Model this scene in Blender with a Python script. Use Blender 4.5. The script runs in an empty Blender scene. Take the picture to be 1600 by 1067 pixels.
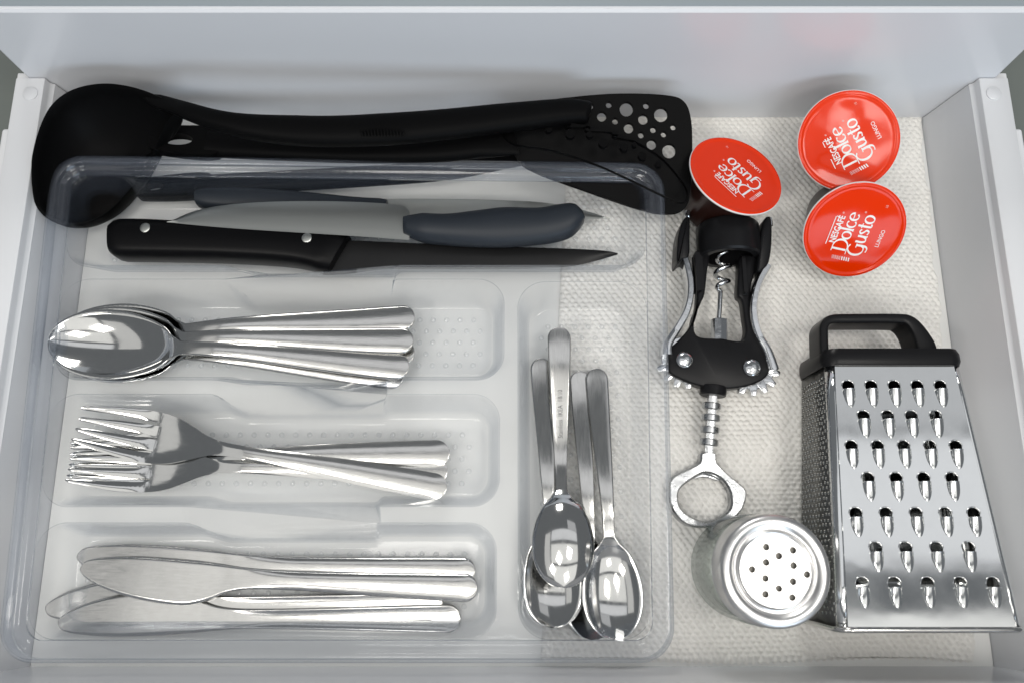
import bpy, bmesh, math, random
import numpy as np
from mathutils import Matrix, Vector
random.seed(4); rng = np.random.default_rng(4)
S = 0.001                                    # all shapes below are written in millimetres
scene = bpy.context.scene
COL = scene.collection

# ------------------------------------------------------------------ camera, world, lamps, exposure
F_PX, CAM_H, TILT = 1280.0, 428.0, math.atan((850-533.5)/1280.0)
cam = bpy.data.cameras.new('camera'); cam.sensor_width = 36; cam.lens = F_PX/1600*36
cam.clip_start = 0.01; cam.clip_end = 50
cam.dof.use_dof = True; cam.dof.focus_distance = 0.415; cam.dof.aperture_fstop = 9
camo = bpy.data.objects.new('camera', cam); COL.objects.link(camo)
camo.location = (0, 0, CAM_H*S); camo.rotation_euler = (TILT, 0, 0)
scene.camera = camo

world = bpy.data.worlds.new('World'); scene.world = world; world.use_nodes = True
bg = world.node_tree.nodes['Background']; bg.inputs[0].default_value = (0.90, 0.95, 1.0, 1); bg.inputs[1].default_value = 0.165

def area(name, loc, target, sx, sy, watts, col):
    l = bpy.data.lights.new(name, 'AREA'); l.shape = 'RECTANGLE'; l.size = sx; l.size_y = sy
    l.energy = watts; l.color = col
    o = bpy.data.objects.new(name, l); COL.objects.link(o); o.location = loc
    o.rotation_euler = (Vector(target)-Vector(loc)).to_track_quat('-Z', 'Y').to_euler()
    return o
area('overhead_softbox', (0.22, -1.02, 1.5), (0.22, -1.02, 0), 2.15, 0.95, 5.6, (1.0, 0.985, 0.945))  # soft overhead light, split into added panels whose gaps streak the metal
area('overhead_softbox', (0.22, -0.14, 1.5), (0.22, -0.14, 0), 2.15, 0.62, 3.2, (1.0, 0.985, 0.945))
area('overhead_softbox', (0.22, 0.42, 1.5), (0.22, 0.42, 0), 2.15, 0.30, 1.3, (0.98, 0.985, 1.0))
area('overhead_softbox', (-1.22, -0.4, 1.5), (-1.22, -0.4, 0), 0.56, 1.9, 1.7, (1.0, 0.985, 0.945))  # added side panel, widened so the fork heads mirror something bright
area('overhead_softbox', (0.92, 0.80, 1.5), (0.92, 0.80, 0), 0.85, 0.42, 0.42, (0.98, 0.985, 1.0))  # added dim panel that brightens reflections in the grater's upper face
area('window_light', (0.8, -1.9, 0.7), (0.05, 0.2, 0.05), 1.5, 0.8, 14.0, (0.72, 0.86, 1.0))
for k, (lx, ly, lw) in enumerate([(0.50, -0.10, 3.4), (-0.22, -0.26, 2.1), (-0.75, -0.70, 4.2), (0.35, -0.95, 3.0)]):
    area('ceiling_spot', (lx, ly, 1.45), (0, 0.05, 0), 0.30, 0.30, lw*0.95, (1.0, 0.965, 0.91))
area('back_panel_fill', (-0.15, 1.6, 0.95), (0, -0.05, 0.04), 0.5, 0.4, 8.0, (1.0, 0.98, 0.94))  # added fill, brightens the inner face of the drawer's back panel

scene.render.engine = 'CYCLES'
scene.cycles.transparent_max_bounces = 40
scene.cycles.max_bounces = 12
scene.view_settings.view_transform = 'Standard'; scene.view_settings.look = 'None'
scene.view_settings.exposure = 0.20; scene.view_settings.gamma = 1.0

# ------------------------------------------------------------------ measuring: where a sight line of the photograph meets height z
_d = np.array([0, math.sin(TILT), -math.cos(TILT)]); _u = np.array([0, math.cos(TILT), math.sin(TILT)]); _r = np.array([1., 0, 0])
def P(x, y, z=0.0):
    v = _d*F_PX + _r*(x-800) + _u*(533.5-y)
    return np.array([0, 0, CAM_H]) + (CAM_H-z)/-v[2]*v
def PP(pts, z=0.0): return np.array([P(x, y, z) for x, y in pts])

# ------------------------------------------------------------------ materials
def srgb(r, g, b):
    f = lambda c: (c/255/12.92) if c/255 <= 0.04045 else ((c/255+0.055)/1.055)**2.4
    return (f(r), f(g), f(b), 1)
def mat(name, col, rough=0.5, metal=0.0, spec=0.5, coat=0.0, noise=None, bump=None, rvar=None):
    m = bpy.data.materials.new(name); m.use_nodes = True; nt = m.node_tree; b = nt.nodes['Principled BSDF']
    b.inputs['Base Color'].default_value = col; b.inputs['Roughness'].default_value = rough
    b.inputs['Metallic'].default_value = metal; b.inputs['Specular IOR Level'].default_value = spec
    if coat: b.inputs['Coat Weight'].default_value = coat; b.inputs['Coat Roughness'].default_value = 0.08
    tc = nt.nodes.new('ShaderNodeTexCoord')
    def ntex(scale, detail, stretch=(1, 1, 1)):
        mp = nt.nodes.new('ShaderNodeMapping'); mp.inputs['Scale'].default_value = stretch
        nt.links.new(tc.outputs['Object'], mp.inputs[0])
        n = nt.nodes.new('ShaderNodeTexNoise'); n.inputs['Scale'].default_value = scale; n.inputs['Detail'].default_value = detail
        nt.links.new(mp.outputs[0], n.inputs['Vector']); return n
    if noise:                                # (scale, amount)
        n = ntex(noise[0], 5); mx = nt.nodes.new('ShaderNodeMix'); mx.data_type = 'RGBA'
        mx.inputs[6].default_value = tuple(c*(1-noise[1]) for c in col[:3])+(1,)
        mx.inputs[7].default_value = tuple(min(1, c*(1+noise[1])) for c in col[:3])+(1,)
        nt.links.new(n.outputs['Fac'], mx.inputs[0]); nt.links.new(mx.outputs[2], b.inputs['Base Color'])
    if bump:                                 # (scale, strength, distance, stretch)
        n = ntex(bump[0], 3, bump[3] if len(bump) > 3 else (1, 1, 1)); bp = nt.nodes.new('ShaderNodeBump')
        bp.inputs['Strength'].default_value = bump[1]; bp.inputs['Distance'].default_value = bump[2]
        nt.links.new(n.outputs['Fac'], bp.inputs['Height']); nt.links.new(bp.outputs[0], b.inputs['Normal'])
    if rvar:                                 # (scale, lo, hi, stretch)
        n = ntex(rvar[0], 4, rvar[3] if len(rvar) > 3 else (1, 1, 1)); mr = nt.nodes.new('ShaderNodeMapRange')
        mr.inputs['From Min'].default_value = 0.3; mr.inputs['From Max'].default_value = 0.7
        mr.inputs['To Min'].default_value = rvar[1]; mr.inputs['To Max'].default_value = rvar[2]
        nt.links.new(n.outputs['Fac'], mr.inputs[0]); nt.links.new(mr.outputs[0], b.inputs['Roughness'])
    return m

M_white = mat('white_lacquer', (0.66, 0.67, 0.69, 1), 0.32, spec=0.5, noise=(4, 0.03), bump=(900, 0.03, 0.0002))
M_gloss = mat('white_gloss', (0.70, 0.715, 0.75, 1), 0.22, spec=0.6, noise=(3, 0.02), bump=(18, 0.02, 0.002))
M_band = mat('grey_edge_band', (0.27, 0.31, 0.34, 1), 0.35)
M_floor = mat('white_foil_board', (0.76, 0.76, 0.74, 1), 0.38, noise=(9, 0.03), bump=(1200, 0.04, 0.0001))
M_cab = mat('cabinet_grey', (0.13, 0.145, 0.135, 1), 0.5, noise=(6, 0.06))
M_mat = mat('cream_vinyl', (0.80, 0.785, 0.75, 1), 0.45, spec=0.5, noise=(30, 0.05))
M_steel = mat('polished_steel', (0.60, 0.60, 0.59, 1), 0.08, 1.0, noise=(260, 0.05), bump=(60, 0.03, 0.0005, (1, 8, 1)), rvar=(70, 0.06, 0.12, (1, 6, 1)))
M_brush = mat('brushed_steel', (0.59, 0.585, 0.57, 1), 0.2, 1.0, noise=(260, 0.06), bump=(250, 0.05, 0.0002, (1, 9, 1)), rvar=(120, 0.12, 0.20, (1, 10, 1)))
M_cast = mat('cast_chrome', (0.40, 0.41, 0.42, 1), 0.26, 1.0, noise=(220, 0.15), bump=(420, 0.25, 0.0004), rvar=(200, 0.18, 0.38))
M_blade = mat('knife_steel', (0.46, 0.47, 0.45, 1), 0.36, 1.0)
M_dblade = mat('black_coated_blade', (0.012, 0.012, 0.0125, 1), 0.34, 0.0, 0.2, noise=(60, 0.2))
M_chrome = mat('chrome', (0.62, 0.63, 0.64, 1), 0.11, 1.0, bump=(260, 0.12, 0.0004), rvar=(180, 0.06, 0.22))
M_grate = mat('grater_steel', (0.72, 0.73, 0.73, 1), 0.07, 1.0, noise=(160, 0.04), bump=(24, 0.06, 0.002), rvar=(40, 0.05, 0.11))
M_gside = mat('grater_rasp_steel', (0.60, 0.60, 0.58, 1), 0.22, 1.0)
M_gpanel = mat('grater_side_darkened', (0.15, 0.15, 0.145, 1), 0.4, 1.0, noise=(300, 0.2))  # dark base colour stands in for the dark holes between rasp teeth
M_alu = mat('satin_aluminium', (0.70, 0.695, 0.69, 1), 0.34, 1.0, rvar=(300, 0.30, 0.40))
M_hole = mat('hole_edge', (0.22, 0.21, 0.19, 1), 0.5, 0.6)
M_nylon = mat('black_nylon', (0.0028, 0.0028, 0.003, 1), 0.5, spec=0.055, bump=(700, 0.05, 0.0002))
M_blackpl = mat('black_plastic', (0.010, 0.010, 0.011, 1), 0.3, spec=0.14, bump=(500, 0.03, 0.0002))
M_corkpl = mat('black_satin_plastic', (0.007, 0.007, 0.008, 1), 0.36, spec=0.2, noise=(80, 0.25))
M_navy = mat('slate_plastic', (0.020, 0.025, 0.033, 1), 0.45, spec=0.3, bump=(1400, 0.10, 0.0002))
M_knob = mat('black_handle', (0.003, 0.003, 0.0035, 1), 0.36, spec=0.12, bump=(900, 0.06, 0.0002))
M_red = mat('red_foil', srgb(226, 50, 0), 0.12, spec=0.26, bump=(24, 0.12, 0.004))
M_redrim = mat('capsule_rim', (0.72, 0.70, 0.69, 1), 0.3)
M_pod = mat('dark_capsule', (0.022, 0.008, 0.006, 1), 0.3, spec=0.5)
M_print = mat('white_print', (0.86, 0.84, 0.83, 1), 0.4)
M_printpale = mat('faint_print', (0.75, 0.36, 0.30, 1), 0.4)
M_engrave = mat('engraving', (0.10, 0.10, 0.10, 1), 0.4, 0.6)

def clear(name, tint_face, tint_edge, milk, milkcol, ior=1.45, rough=0.03, bump=None):
    m = bpy.data.materials.new(name); m.use_nodes = True; nt = m.node_tree; nt.nodes.clear()
    out = nt.nodes.new('ShaderNodeOutputMaterial'); lw = nt.nodes.new('ShaderNodeLayerWeight'); lw.inputs['Blend'].default_value = 0.5
    ramp = nt.nodes.new('ShaderNodeValToRGB'); ramp.color_ramp.elements[0].color = tint_face+(1,); ramp.color_ramp.elements[1].color = tint_edge+(1,)
    ramp.color_ramp.elements[0].position = 0.55; e = ramp.color_ramp.elements.new(0.84); e.color = tuple(0.6*a+0.4*b for a, b in zip(tint_face, tint_edge))+(1,)
    nt.links.new(lw.outputs['Facing'], ramp.inputs[0])
    tr = nt.nodes.new('ShaderNodeBsdfTransparent'); nt.links.new(ramp.outputs[0], tr.inputs[0])
    df = nt.nodes.new('ShaderNodeBsdfDiffuse'); df.inputs[0].default_value = milkcol+(1,)
    tl = nt.nodes.new('ShaderNodeBsdfTranslucent'); tl.inputs[0].default_value = milkcol+(1,)
    ad = nt.nodes.new('ShaderNodeMixShader'); ad.inputs[0].default_value = 0.5
    nt.links.new(df.outputs[0], ad.inputs[1]); nt.links.new(tl.outputs[0], ad.inputs[2])
    mk = nt.nodes.new('ShaderNodeMixShader'); mk.inputs[0].default_value = milk
    nt.links.new(tr.outputs[0], mk.inputs[1]); nt.links.new(ad.outputs[0], mk.inputs[2])
    gl = nt.nodes.new('ShaderNodeBsdfGlossy'); gl.inputs['Roughness'].default_value = rough
    pw = nt.nodes.new('ShaderNodeMath'); pw.operation = 'POWER'; pw.inputs[1].default_value = 5.0; nt.links.new(lw.outputs['Facing'], pw.inputs[0])
    fr = nt.nodes.new('ShaderNodeMath'); fr.operation = 'MULTIPLY_ADD'; fr.inputs[1].default_value = 0.7; fr.inputs[2].default_value = 0.6*((ior-1)/(ior+1))**2
    nt.links.new(pw.outputs[0], fr.inputs[0])
    if bump:
        tc = nt.nodes.new('ShaderNodeTexCoord'); n = nt.nodes.new('ShaderNodeTexNoise'); n.inputs['Scale'].default_value = bump[0]
        nt.links.new(tc.outputs['Object'], n.inputs['Vector']); bp = nt.nodes.new('ShaderNodeBump')
        bp.inputs['Strength'].default_value = bump[1]; bp.inputs['Distance'].default_value = 0.002
        nt.links.new(n.outputs['Fac'], bp.inputs['Height'])
        nt.links.new(bp.outputs[0], gl.inputs['Normal'])
    mx = nt.nodes.new('ShaderNodeMixShader'); nt.links.new(fr.outputs[0], mx.inputs[0])
    nt.links.new(mk.outputs[0], mx.inputs[1]); nt.links.new(gl.outputs[0], mx.inputs[2]); nt.links.new(mx.outputs[0], out.inputs[0])
    return m
M_tray = clear('clear_plastic', (0.99, 0.992, 0.994), (0.70, 0.74, 0.80), 0.022, (0.62, 0.74, 0.95), 1.42, 0.05, (14, 0.10))
M_rim = clear('clear_rim', (0.97, 0.975, 0.98), (0.66, 0.71, 0.78), 0.06, (0.66, 0.73, 0.88), 1.5, 0.05, (14, 0.05))
M_nub = clear('nub_highlight_white', (0.99, 0.99, 0.99), (0.8, 0.82, 0.85), 0.22, (0.9, 0.92, 0.95), 1.9, 0.06)  # milky white mixed in so each nub's highlight sits in its colour
M_glass = clear('clear_glass', (0.97, 0.98, 0.975), (0.32, 0.38, 0.36), 0.004, (0.8, 0.9, 0.85), 1.5, 0.02, (30, 0.2))

# ------------------------------------------------------------------ mesh helpers
class G:
    def __init__(s): s.v = []; s.f = []
    def add(s, v, f):
        b = len(s.v); s.v.extend([tuple(map(float, p)) for p in v]); s.f.extend([tuple(i+b for i in q) for q in f]); return s
    def rings(s, R, closed=True, cap0=True, cap1=True):
        n = len(R[0]); v = np.concatenate(R); f = []
        for k in range(len(R)-1):
            for i in range(n if closed else n-1):
                j = (i+1) % n; f.append((k*n+i, k*n+j, (k+1)*n+j, (k+1)*n+i))
        if cap0: f.append(tuple(range(n))[::-1])
        if cap1: f.append(tuple((len(R)-1)*n+i for i in range(n)))
        return s.add(v, f)
    def box(s, a, b, bev=0.0):
        x0, y0, z0 = a; x1, y1, z1 = b
        if bev <= 0:
            return s.prism([(x0, y0), (x1, y0), (x1, y1), (x0, y1)], z0, z1)
        q = rquad([(x0, y0), (x1, y0), (x1, y1), (x0, y1)], bev*1.2, 3, 1)
        qi = rquad([(x0+bev*.7, y0+bev*.7), (x1-bev*.7, y0+bev*.7), (x1-bev*.7, y1-bev*.7), (x0+bev*.7, y1-bev*.7)], bev*.6, 3, 1)
        z = lambda p, h: np.c_[p, np.full(len(p), h)]
        return s.rings([z(qi, z0), z(q, z0+bev*.7), z(q, z1-bev*.7), z(qi, z1)])
    def prism(s, poly, z0, z1, bev=0.0, zf=None):
        p = np.array(poly, float)[:, :2]
        if area2(p) < 0: p = p[::-1]
        zz = lambda q, h: np.c_[q, np.full(len(q), h) + (0 if zf is None else np.array([zf(a, b) for a, b in q]))]
        if bev > 0:
            q = inset(p, bev)
            q2 = inset(p, bev*0.3)
            return s.rings([zz(q, z0), zz(p, z0+bev), zz(p, z1-bev), zz(q2, z1-bev*.3), zz(q, z1)])
        return s.rings([zz(p, z0), zz(p, z1)])
    def tube(s, path, rx, rz=None, n=12, up=(0, 0, 1), power=2.0, cap=True):
        path = np.array(path, float); m = len(path)
        rx = np.broadcast_to(np.array(rx, float), (m,)); rz = rx if rz is None else np.broadcast_to(np.array(rz, float), (m,))
        T = np.gradient(path, axis=0); T /= np.linalg.norm(T, axis=1)[:, None]
        R = []; u = np.array(up, float)
        for i in range(m):
            sx = np.cross(T[i], u); sx /= np.linalg.norm(sx); uz = np.cross(sx, T[i])
            a = np.arange(n)*2*math.pi/n; c, q = np.cos(a), np.sin(a)
            c = np.sign(c)*np.abs(c)**(2/power); q = np.sign(q)*np.abs(q)**(2/power)
            R.append(path[i] + np.outer(c*rx[i], sx) + np.outer(q*rz[i], uz))
        return s.rings(R, True, cap, cap)
    def lathe(s, prof, n=48, M=None, cap0=False, cap1=False):
        a = np.arange(n)*2*math.pi/n; R = []
        for r, z in prof: R.append(np.c_[r*np.cos(a), r*np.sin(a), np.full(n, z)])
        if M is not None: R = [np.array([M @ Vector(p) for p in q]) for q in R]
        return s.rings(R, True, cap0, cap1)
    def plate(s, outer, holes, z0, z1, zf=None, dens=None):
        """flat or bent plate with real holes"""
        bm = bmesh.new(); loops = [np.array(outer, float)[:, :2]]+[np.array(h, float)[:, :2] for h in holes]
        es = []; base = []; pts = []
        for L in loops:
            vs = [bm.verts.new((x, y, 0)) for x, y in L]; base.append((len(pts), len(L))); pts.extend(L)
            es += [bm.edges.new((vs[i], vs[(i+1) % len(vs)])) for i in range(len(vs))]
        bm.verts.index_update()
        bmesh.ops.triangle_fill(bm, use_beauty=True, use_dissolve=False, edges=es, normal=(0, 0, 1))
        bm.verts.index_update()
        tri = [tuple(v.index for v in f.verts) for f in bm.faces]; tri = [t if tri_area(pts, t) > 0 else t[::-1] for t in tri]
        bm.free(); pts = np.array(pts); N = len(pts)
        h = np.array([zf(x, y) for x, y in pts]) if zf else np.zeros(N)
        v = np.r_[np.c_[pts, h+z1], np.c_[pts, h+z0]]
        f = list(tri)+[tuple(i+N for i in t[::-1]) for t in tri]
        for k, (b, c) in enumerate(base):
            ccw = area2(pts[b:b+c]) > 0
            for i in range(c):
                a, d = b+i, b+(i+1) % c
                f.append((a, a+N, d+N, d) if (ccw == (k == 0)) else (d, d+N, a+N, a))
        return s.add(v, f)
def tri_area(p, t):
    a, b, c = p[t[0]], p[t[1]], p[t[2]]; return (b[0]-a[0])*(c[1]-a[1])-(c[0]-a[0])*(b[1]-a[1])
def area2(p):
    x, y = p[:, 0], p[:, 1]; return float(np.sum(x*np.roll(y, -1)-np.roll(x, -1)*y))
def inset(p, d):
    p = np.array(p, float)[:, :2]; a = p-np.roll(p, 1, 0); b = np.roll(p, -1, 0)-p
    a /= np.linalg.norm(a, axis=1)[:, None]+1e-9; b /= np.linalg.norm(b, axis=1)[:, None]+1e-9
    na = np.c_[-a[:, 1], a[:, 0]]; nb = np.c_[-b[:, 1], b[:, 0]]; n = na+nb
    l = np.maximum(np.sum(n*n, 1)/2, 0.5)[:, None]; sg = 1 if area2(p) > 0 else -1
    return p + sg*d*n/l
def rquad(c, r, na=6, ne=1):
    """rounded convex quadrilateral, corners counter-clockwise"""
    c = np.array(c, float); out = []; A = []; B = []
    for i in range(4):
        p, a, b = c[i], c[i-1], c[(i+1) % 4]; ua = (a-p)/np.linalg.norm(a-p); ub = (b-p)/np.linalg.norm(b-p)
        th = math.acos(np.clip(ua@ub, -1, 1)); t = r/math.tan(th/2); A.append(p+ua*t); B.append(p+ub*t)
    for i in range(4):
        p = c[i]; q0, q1 = A[i], B[i]; bis = (q0+q1)/2-p; ctr = p+bis*(1/(1-0)) if np.linalg.norm(bis) < 1e-9 else p+bis/np.linalg.norm(bis)*math.hypot(np.linalg.norm(q0-p), r)
        a0 = math.atan2(*(q0-ctr)[::-1]); a1 = math.atan2(*(q1-ctr)[::-1]); da = (a1-a0+math.pi) % (2*math.pi)-math.pi
        for k in range(na+1): a = a0+da*k/na; out.append(ctr+r*np.array([math.cos(a), math.sin(a)]))
        nx = A[(i+1) % 4]
        for k in range(1, ne): out.append(q1+(nx-q1)*k/ne)
    return np.array(out)
def quad_inset(c, d):
    c = np.array(c, float); out = []
    for i in range(4):
        p, a, b = c[i], c[i-1], c[(i+1) % 4]; ea = (p-a)/np.linalg.norm(p-a); eb = (b-p)/np.linalg.norm(b-p)
        na = np.array([-ea[1], ea[0]]); nb = np.array([-eb[1], eb[0]]); n = na+nb
        out.append(p+d*n/(1+na@nb))
    return np.array(out)
def spline(pts, n=8, closed=True):
    """Catmull-Rom through points"""
    p = np.array(pts, float); m = len(p); out = []
    for i in range(m if closed else m-1):
        if closed: a, b, c, d = p[(i-1) % m], p[i], p[(i+1) % m], p[(i+2) % m]
        else: a, b, c, d = p[max(i-1, 0)], p[i], p[i+1], p[min(i+2, m-1)]
        for k in range(n):
            t = k/n; out.append(0.5*((2*b)+(c-a)*t+(2*a-5*b+4*c-d)*t*t+(3*b-a-3*c+d)*t**3))
    if not closed: out.append(p[-1])
    return np.array(out)
def circ(cx, cy, r, n=20, ry=None):
    a = np.arange(n)*2*math.pi/n; return np.c_[cx+r*np.cos(a), cy+(r if ry is None else ry)*np.sin(a)]

def tag(o, label=None, cat=None, group=None, kind=None):
    if label: o['label'] = label
    if cat: o['category'] = cat
    if group: o['group'] = group
    if kind: o['kind'] = kind
    return o
def mesh_of(name, g, m, sharp=40, origin=(0, 0, 0)):
    me = bpy.data.meshes.new(name); o = np.array(origin, float)
    me.from_pydata([tuple((np.array(p)-o)*S) for p in g.v], [], g.f); me.validate(); me.update()
    bm = bmesh.new(); bm.from_mesh(me); bmesh.ops.recalc_face_normals(bm, faces=bm.faces); bm.to_mesh(me); bm.free()
    me.materials.append(m); me.shade_smooth()
    if sharp < 180: me.set_sharp_from_angle(angle=math.radians(sharp))
    return me
def link(name, me, parent=None, loc=None):
    o = bpy.data.objects.new(name, me); COL.objects.link(o)
    if parent: o.parent = parent
    if loc is not None: o.location = [c*S for c in loc]
    return o
def part(name, g, m, parent, sharp=40, off=None):
    """mesh child of a thing; shapes are in world mm, 'off' is the parent's origin"""
    if off is None: off = np.array(parent.matrix_basis.translation)/S if parent is not None else (0, 0, 0)
    return link(name, mesh_of(name, g, m, sharp, off), parent)
def sub(name, g, m, parent, sharp=40):
    return link(name, mesh_of(name, g, m, sharp, np.array(parent.parent.matrix_basis.translation)/S), parent)
def thing(name, label, cat, loc=(0, 0, 0), group=None):
    o = bpy.data.objects.new(name, None); COL.objects.link(o); o.location = [c*S for c in loc]; o.empty_display_size = 0.02
    return tag(o, label, cat, group)
def copy_tree(o, parent=None):
    c = o.copy(); COL.objects.link(c)
    if parent: c.parent = parent
    for ch in [x for x in bpy.data.objects if x.parent == o]: copy_tree(ch, c)
    return c
def text_mesh(s, size, xscale=1.0, depth=0.03, bold=0.0, align='CENTER'):
    """lettering as a thin raised mesh, in mm, lying in its own xy plane"""
    cu = bpy.data.curves.new('lettering', 'FONT'); cu.body = s; cu.size = size; cu.extrude = depth; cu.offset = bold; cu.align_x = align
    cu.resolution_u = 3
    o = bpy.data.objects.new('lettering', cu); COL.objects.link(o); dg = bpy.context.evaluated_depsgraph_get()
    me = bpy.data.meshes.new_from_object(o.evaluated_get(dg)); v = np.array([tuple(p.co) for p in me.vertices]); f = [tuple(p.vertices) for p in me.polygons]
    bpy.data.objects.remove(o); bpy.data.curves.remove(cu); bpy.data.meshes.remove(me)
    v[:, 0] *= xscale
    return v, f

# ================================================================== the drawer
XW, YB, YF = 236.0, -58.0, 238.5
dr = thing('drawer', 'open white kitchen drawer holding the cutlery tray and all the utensils', 'drawer')
part('bottom_panel', G().box((-XW, YB, -16), (XW, YF, 0)), M_floor, dr)
part('front_panel', G().box((-256, YF, -20), (256, YF+17, 97.6), 1.6), M_gloss, dr)
part('edge_band', G().box((-255.6, YF+2.6, 97), (255.6, YF+16, 97.9)), M_band, dr)
part('back_panel', G().box((-XW-9, YB-16, -16), (XW+9, YB, 70), 0.8), M_gloss, dr)
for sx in (-1, 1):
    prof = [(236.4, 0.2), (237.2, 3), (243.6, 34), (244.0, 36.2), (245.4, 37.2), (245.9, 38.2), (246.1, 41.2), (246.4, 41.8), (247.1, 42.1), (260.6, 42.1), (261.5, 41.7), (262, 40.8), (262, -16), (236.4, -16)]
    R = []
    for y in (YB-16, YF-0.4):
        R.append(np.array([(sx*x, y, z) for x, z in prof]))
    sr = part('side_rail', G().rings(R), M_white, dr, 30)
    c = P(38 if sx < 0 else 1547, 147, 42.1); c[0] = sx*252.5
    sub('rivet', G().lathe([(3.9, 0), (3.9, 0.5), (3.4, 0.8), (0.01, 0.9)], 24, Matrix.Translation((c[0], c[1], 42.1)), cap1=True), M_white, sr)
    # the front bracket that joins the rail to the front panel
    sub('bracket', G().box((sx*250 if sx > 0 else -262.4, YF-0.2, -10), (262.4 if sx > 0 else -250, YF+4, 40), 0.4), M_white, sr)

cs = [('cabinet_floor', G().box((-420, -160, -60), (420, 330, -50)), M_cab)]
for nm, g, m in cs: tag(part(nm, g, m, None), kind='structure')
for sx in (-1, 1):
    o = part('cabinet_wall', G().box((-300, -160, -50) if sx < 0 else (278, -160, -50), (-278, 330, 12) if sx < 0 else (300, 330, 12), 1), M_cab, None); tag(o, kind='structure')
    y1 = P(5 if sx < 0 else 1580, 207, 20)[1]
    rl = thing('drawer_runner', 'white metal runner outside the %s rail of the drawer' % ('left' if sx < 0 else 'right'), 'drawer runner', (sx*270, 0, 0))
    part('channel', G().box((sx*270-7, -120, -8), (sx*270+7, y1, 24), 1.2), M_white, rl)
    part('flange', G().box((sx*284-7 if sx > 0 else -291, -120, 14), (291 if sx > 0 else -277.2, y1-22, 20), 0.8), M_white, rl)

# ================================================================== drawer mat (knitted vinyl cells in relief)
def build_mat():
    c0, c1 = P(848, 1030)[0]-1, 33.0
    step = 0.55; W, Hh = 206.0, 294.0
    nx, ny = int(W/step)+1, int(Hh/step)+1
    s_, t_ = np.meshgrid(np.linspace(0, 1, nx), np.linspace(0, 1, ny))
    y = -55.5+t_*Hh
    xl = c0+(c1-c0)*t_; xr = 226.5+(235.3-226.5)*t_+0.9*np.sin(y*0.11)+0.5*np.sin(y*0.37)
    x = xl+(xr-xl)*s_
    def smooth(sx, sy, seed):
        r = np.random.default_rng(seed).normal(size=(8, 8)); o = 0
        for i in range(1, 5):
            for j in range(1, 5): o = o + r[i, j]*np.sin(x*i/sx+r[j, i]*6)*np.cos(y*j/sy+r[i, 0]*6)
        return o/4
    wx = smooth(150, 110, 1)*1.6; wy = smooth(110, 150, 2)*1.3 + 1.2*np.sin(x/17)*np.clip((x-170)/60, 0, 1)
    px, py = 3.5, 2.45
    v = (y+wy)/py; row = np.floor(v); fv = v-row-0.5
    u = (x+wx)/px+0.5*(row % 2); cell = np.floor(u); fu = u-cell-0.5
    h1 = np.sin(row*12.9898+cell*78.233)*43758.5453; h1 -= np.floor(h1); h2 = np.sin(row*39.346+cell*11.135)*24634.6345; h2 -= np.floor(h2)
    ang = -0.62+0.35*np.tanh(smooth(160, 110, 5)*1.5)+0.7*(h2*h1-0.25)
    a, b = (fu+0.22*(h1-0.5))*px, (fv+0.25*(h2-0.5))*py
    p, q = a*np.cos(ang)+b*np.sin(ang), -a*np.sin(ang)+b*np.cos(ang)
    bump = np.exp(-(p/1.2)**4-(q/0.66)**4)
    z = 0.9+1.15*bump*(0.8+0.4*h1)
    edge = np.minimum(np.minimum(x-xl, xr-x), np.minimum(y+55.5, 238.5-y))
    z *= np.clip(0.35+edge/2.0, 0.35, 1)
    y2 = y+np.where(t_ == 0, 0.55*np.sin(x*2*math.pi/px), 0)+np.where(t_ < 0.004, 1.2*np.sin(x/23), 0)
    V = np.c_[x.ravel(), y2.ravel(), z.ravel()+0.2]*S
    i = np.arange(nx*ny).reshape(ny, nx)
    F = np.stack([i[:-1, :-1], i[:-1, 1:], i[1:, 1:], i[1:, :-1]], -1).reshape(-1, 4)
    me = bpy.data.meshes.new('drawer_mat'); me.vertices.add(len(V)); me.vertices.foreach_set('co', V.ravel())
    me.loops.add(F.size); me.loops.foreach_set('vertex_index', F.ravel().astype(np.int32))
    me.polygons.add(len(F)); me.polygons.foreach_set('loop_start', np.arange(0, F.size, 4, dtype=np.int32))
    me.update(calc_edges=True); me.validate(); me.materials.append(M_mat); me.shade_smooth()
    tag(link('drawer_mat', me), 'cream textured non-slip mat lining the right half of the drawer', 'drawer mat')
build_mat()

# ================================================================== clear cutlery tray
ZR, ZD, ZF = 36.0, 30.0, 3.4
def q2(pts, z): return PP(pts, z)[:, :2]            # corners listed TL, TR, BR, BL in the picture -> counter-clockwise BL, BR, TR, TL
def ccw(pts, z): p = q2(pts, z); return p[::-1].copy()
tray_c = ccw([(81, 243), (1037, 255), (1054, 1034), (-6, 1034)], ZR)
def pocket_c(pts): return ccw(pts, ZD)
kn = quad_inset(tray_c, 9.2)
def yl(a, b, x): return a[1]+(b[1]-a[1])*(x-a[0])/(b[0]-a[0])
pl_ = lambda x, y: P(x, y, ZD)[:2]
def xin(y, side):                                    # inner limit of the tray wall at a given y
    a, b = (kn[0], kn[3]) if side < 0 else (kn[1], kn[2]); return a[0]+(b[0]-a[0])*(y-a[1])/(b[1]-a[1])
def row(ytop_px, ybot_px, xr_px):
    yt = pl_(400, ytop_px)[1] if ytop_px else kn[3][1]; yb = pl_(400, ybot_px)[1] if ybot_px else kn[0][1]
    xr = pl_(xr_px, (ytop_px or 300))[0] if xr_px else None
    return np.array([(xin(yb, -1), yb), (xr if xr else xin(yb, 1), yb), (xr if xr else xin(yt, 1), yt), (xin(yt, -1), yt)])
pockets = [row(None, 416, None), row(437, 592, 787), row(616, 790, 780), row(817, None, 775)]
yt = pl_(900, 441)[1]; xl_ = pl_(810, 600)[0]
pockets.append(np.array([(xl_, kn[0][1]), kn[1], (xin(yt, 1), yt), (xl_, yt)]))
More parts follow.
